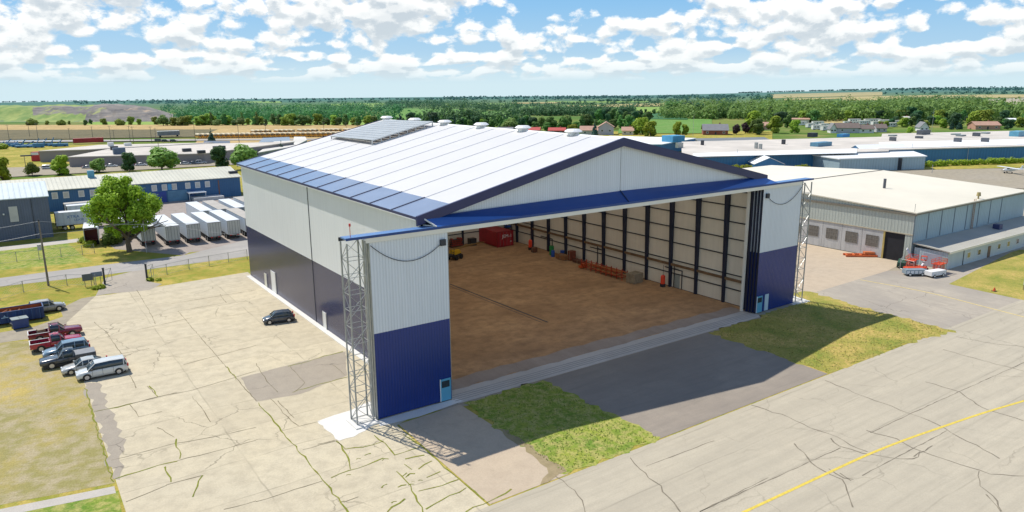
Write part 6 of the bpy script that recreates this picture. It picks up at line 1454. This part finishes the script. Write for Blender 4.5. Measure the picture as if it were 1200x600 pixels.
# hedge
hd = []; rs = np.random.RandomState(77); A_ = Vector(G(1083,196)[:2]); B_ = Vector(G(1225,190.5)[:2])
for k in range(70): p = A_.lerp(B_, k/69); hd.append((p.x+rs.normal()*.4, p.y+rs.normal()*.4, rs.uniform(.8,1.5), rs.uniform(.9,1.4)))
A2 = Vector(G(828,203)[:2]); B2 = Vector(G(900,201)[:2]); A3 = Vector(G(933,202)[:2]); B3 = Vector(G(946,201)[:2])
h2 = [];
for a, b, n in ((A2,B2,20),(A3,B3,6)):
    for k in range(n): p = a.lerp(b, k/(n-1)); h2.append((p.x, p.y, rs.uniform(1.,1.6), rs.uniform(1.2,1.6)))
for nm, lb, lab in (('hedge', hd, 'long bright green hedge in front of the blue factory'), ('hedge', h2, 'short hedge by the little turquoise shed')):
    q, sh = crown_np(rs, lb, 6000, .45, 1., .6); o = bpy.data.objects.new(nm, mesh_quads(nm, q, sh, F_BRIGHT)); COL.objects.link(o); tag(o, lab, 'hedge')
# weeds, tufts at the fences and grass edges
q, sh = crown_np(rs, [(*G(119,338)[:2], .25, .7), (*G(113,339)[:2], .2, .6), (*G(176,329)[:2], .2, .6), (*G(186,329)[:2], .15, .5), (*G(105,289)[:2], .5, 1.2), (*G(108,286)[:2], .5, 1.2),(*G(100,284)[:2], .5, 1.3)], 2600, .3, .7, .3)
o = bpy.data.objects.new('weeds', mesh_quads('weeds', q, sh, F_LIME)); COL.objects.link(o); tag(o, kind='stuff')
g = G(125,288); s_ = empty('shrub', (g[0]+1,g[1]+.5,0), 0, 'green shrub under the left side of the big tree', 'shrub'); q, sh = crown_np(rs, [(0,0,1.6,1.6),(1.,.3,1.2,1.2),(-.8,.2,1.,1.1),(.3,0,2.6,1.1)], 2600, .35, 1., .4); o = bpy.data.objects.new('leaves', mesh_quads('leaves', q, sh, F_MID)); COL.objects.link(o); o.parent = s_; MB().tube((0,0,0),(0,0,1.6),.12,6).build('stem', BARK, s_)

# short grass tufts on the near lawns (too many to count)
def tufts(name, poly, n, seed, m, hgt=.22, z=.03):
    P = [Vector(p) for p in poly]; xs = [p.x for p in P]; ysx = [p.y for p in P]; rs = np.random.RandomState(seed); out = []
    def inside(x, y):
        c = False; j = len(P)-1
        for i in range(len(P)):
            if (P[i].y > y) != (P[j].y > y) and x < (P[j].x-P[i].x)*(y-P[i].y)/(P[j].y-P[i].y)+P[i].x: c = not c
            j = i
        return c
    while len(out) < n:
        x, y = rs.uniform(min(xs),max(xs)), rs.uniform(min(ysx),max(ysx))
        if inside(x, y): out.append((x, y))
    c = np.array([(x, y, z) for x, y in out]); a = rs.uniform(0, 2*PI, n); w = .10*(.5+rs.random(n)); h = hgt*(.4+rs.random(n)); u = np.stack([np.cos(a), np.sin(a), 0*a], 1)
    ln = np.stack([rs.normal(size=n)*.08, rs.normal(size=n)*.08, h], 1)
    q = np.stack([c-u*w[:,None]/2, c+u*w[:,None]/2, c+u*w[:,None]*.2+ln, c-u*w[:,None]*.2+ln], 1).reshape(-1, 3)
    o = bpy.data.objects.new(name, mesh_quads(name, q, np.repeat(rs.random(n), 4), m)); COL.objects.link(o); tag(o, kind='stuff')
F_TUFT = foliage('grass_blades', (.26,.25,.07), (.50,.42,.14), False); F_TUFTG = foliage('grass_blades_green', (.16,.22,.04), (.34,.38,.08), False)
tufts('grass', [(8.3,-18.1),(8.7,-1.6),(18.4,-1.6),(19.1,-18.)], 2600, 1, F_TUFTG, .10); tufts('grass', [(45.4,-18.),(45.5,-1.6),(56,-1.6),(68,-.6),(71,-6),(71.,-19.)], 4000, 2, F_TUFT, .10)

# ------------------------------------------------------------------ camera, sun, sky
cam = bpy.data.cameras.new('camera'); co = bpy.data.objects.new('camera', cam); COL.objects.link(co); scene.camera = co
cam.sensor_width = 36; cam.lens = 36*FPX/1200; cam.clip_start = .5; cam.clip_end = 30000
R3 = Matrix((RT, UP, tuple(-v for v in FW))).transposed(); co.matrix_world = Matrix.Translation(Vector((CX,CY,CZ))) @ R3.to_4x4()
SAZ, SEL = math.radians(SUN_AZ), math.radians(SUN_EL)
sd = Vector((math.sin(SAZ)*math.cos(SEL), math.cos(SAZ)*math.cos(SEL), math.sin(SEL)))   # towards the sun
sun = bpy.data.lights.new('sun', 'SUN'); sun.energy = SUN_E; sun.angle = math.radians(.5); sun.color = (1, .95, .87)
so = bpy.data.objects.new('sun', sun); COL.objects.link(so); so.location = (0,0,80); so.rotation_euler = sd.to_track_quat('Z', 'Y').to_euler()
w = bpy.data.worlds.new('World'); scene.world = w; w.use_nodes = True; nt = w.node_tree; L = nt.links; N = nt.nodes
for n_ in list(N): N.remove(n_)
out = N.new('ShaderNodeOutputWorld'); bg = N.new('ShaderNodeBackground'); L.new(bg.outputs[0], out.inputs[0]); bg.inputs[1].default_value = SKY_S
sky = N.new('ShaderNodeTexSky'); sky.sky_type = 'NISHITA'; sky.sun_disc = False; sky.sun_elevation = SEL; sky.sun_rotation = SAZ; sky.altitude = 200; sky.air_density = 1.; sky.dust_density = .6; sky.ozone_density = 1.5
tc = N.new('ShaderNodeTexCoord'); D = tc.outputs['Generated']
def cloud_density(dz):
    """density of the cumulus layer looked at in a direction raised by dz: big separate heaps high up, rows of small ones low down"""
    ad = N.new('ShaderNodeVectorMath'); ad.operation = 'ADD'; L.new(D, ad.inputs[0]); ad.inputs[1].default_value = (0,0,dz)
    sx = N.new('ShaderNodeSeparateXYZ'); L.new(ad.outputs[0], sx.inputs[0]); z_ = sx.outputs[2]
    def nn(sc, sq, det, ro, off):
        mp = N.new('ShaderNodeMapping'); L.new(ad.outputs[0], mp.inputs[0]); mp.inputs['Scale'].default_value = (1,1,sq); mp.inputs['Location'].default_value = (CLOUD_Z+off, off*1.7, off*.6)
        return noise(nt, mp.outputs[0], sc, det, ro, .15)
    hi = nn(5.5, 2.6, 2, .45, 0.); mi = nn(10., 3.2, 2, .45, 3.3); lo = nn(18., 4., 2, .45, 7.1)
    w1 = ramp(nt, z_, [(.06, 0.), (.095, 1.)]); w2 = ramp(nt, z_, [(.03, 0.), (.05, 1.)])
    f1 = nt.nodes.new('ShaderNodeMix'); L.new(w2, f1.inputs[0]); L.new(lo, f1.inputs[2]); L.new(mi, f1.inputs[3])
    f2 = nt.nodes.new('ShaderNodeMix'); L.new(w1, f2.inputs[0]); L.new(f1.outputs[0], f2.inputs[2]); L.new(hi, f2.inputs[3])
    c = nn(24., 1.7, 8, .66, 1.3)
    pf = N.new('ShaderNodeTexVoronoi'); pf.feature = 'F1'; pf.inputs['Scale'].default_value = 38.
    mp = N.new('ShaderNodeMapping'); L.new(ad.outputs[0], mp.inputs[0]); mp.inputs['Scale'].default_value = (1,1,1.5)
    wv = N.new('ShaderNodeVectorMath'); wv.operation = 'MULTIPLY_ADD'; wn = N.new('ShaderNodeTexNoise'); wn.inputs['Scale'].default_value = 40.; L.new(mp.outputs[0], wn.inputs['Vector'])
    L.new(wn.outputs['Color'], wv.inputs[0]); wv.inputs[1].default_value = (.02,.02,.02); L.new(mp.outputs[0], wv.inputs[2]); L.new(wv.outputs[0], pf.inputs['Vector'])
    puff = mth(nt, 'MULTIPLY', mth(nt, 'SUBTRACT', .5, pf.outputs['Distance']), .16)
    v = mth(nt, 'ADD', mth(nt, 'MULTIPLY', f2.outputs[0], .66), mth(nt, 'MULTIPLY', c, .34)); v = mth(nt, 'ADD', v, ramp(nt, z_, [(.02, .045), (.075, .03), (.11, .0)])); return mth(nt, 'ADD', v, puff), z_
v0, zz = cloud_density(0.); v1, _ = cloud_density(.009)
m0 = ramp(nt, v0, [(CLOUD_T, 0.), (CLOUD_T+.05, 1.)])
edge = mth(nt, 'SUBTRACT', v1, v0); lit = ramp(nt, mth(nt, 'ADD', mth(nt, 'MULTIPLY', edge, 6.), .5), [(.36, 1.), (.68, 0.)])
deep = ramp(nt, v1, [(CLOUD_T+.03, 1.), (CLOUD_T+.17, 0.)])
br = mth(nt, 'ADD', mth(nt, 'MULTIPLY', lit, .5), mth(nt, 'MULTIPLY', deep, .5))
ccol = mixc(nt, br, (6.7,7.6,8.4), (12.6,12.6,12.4))
# low haze towards the horizon, deep blue overhead
hz = ramp(nt, zz, [(0., 1.), (.012, .9), (.04, .45), (.10, .12), (.2, 0.)])
skyc = mixc(nt, ramp(nt, zz, [(0., .8), (.25, .92)]), sky.outputs[0], (2.3,6.0,10.4))
skyc = mixc(nt, ramp(nt, zz, [(.30, 0.), (.6, 1.)]), skyc, (.75,1.9,5.0))
skyc = mixc(nt, hz, skyc, (7.5,9.5,10.3))
cm = mth(nt, 'MULTIPLY', m0, ramp(nt, zz, [(.004, 0.), (.014, .7), (.03, 1.), (.30, 1.), (.5, .25)]))
fin = mixc(nt, cm, skyc, mixc(nt, mth(nt, 'MULTIPLY', hz, .45), ccol, (8.6,9.9,10.2)))
L.new(fin, bg.inputs[0])
scene.view_settings.view_transform = 'Standard'; scene.view_settings.look = 'None'; scene.view_settings.exposure = 0; scene.view_settings.gamma = 1
scene.cycles.max_bounces = 8; scene.cycles.diffuse_bounces = 5
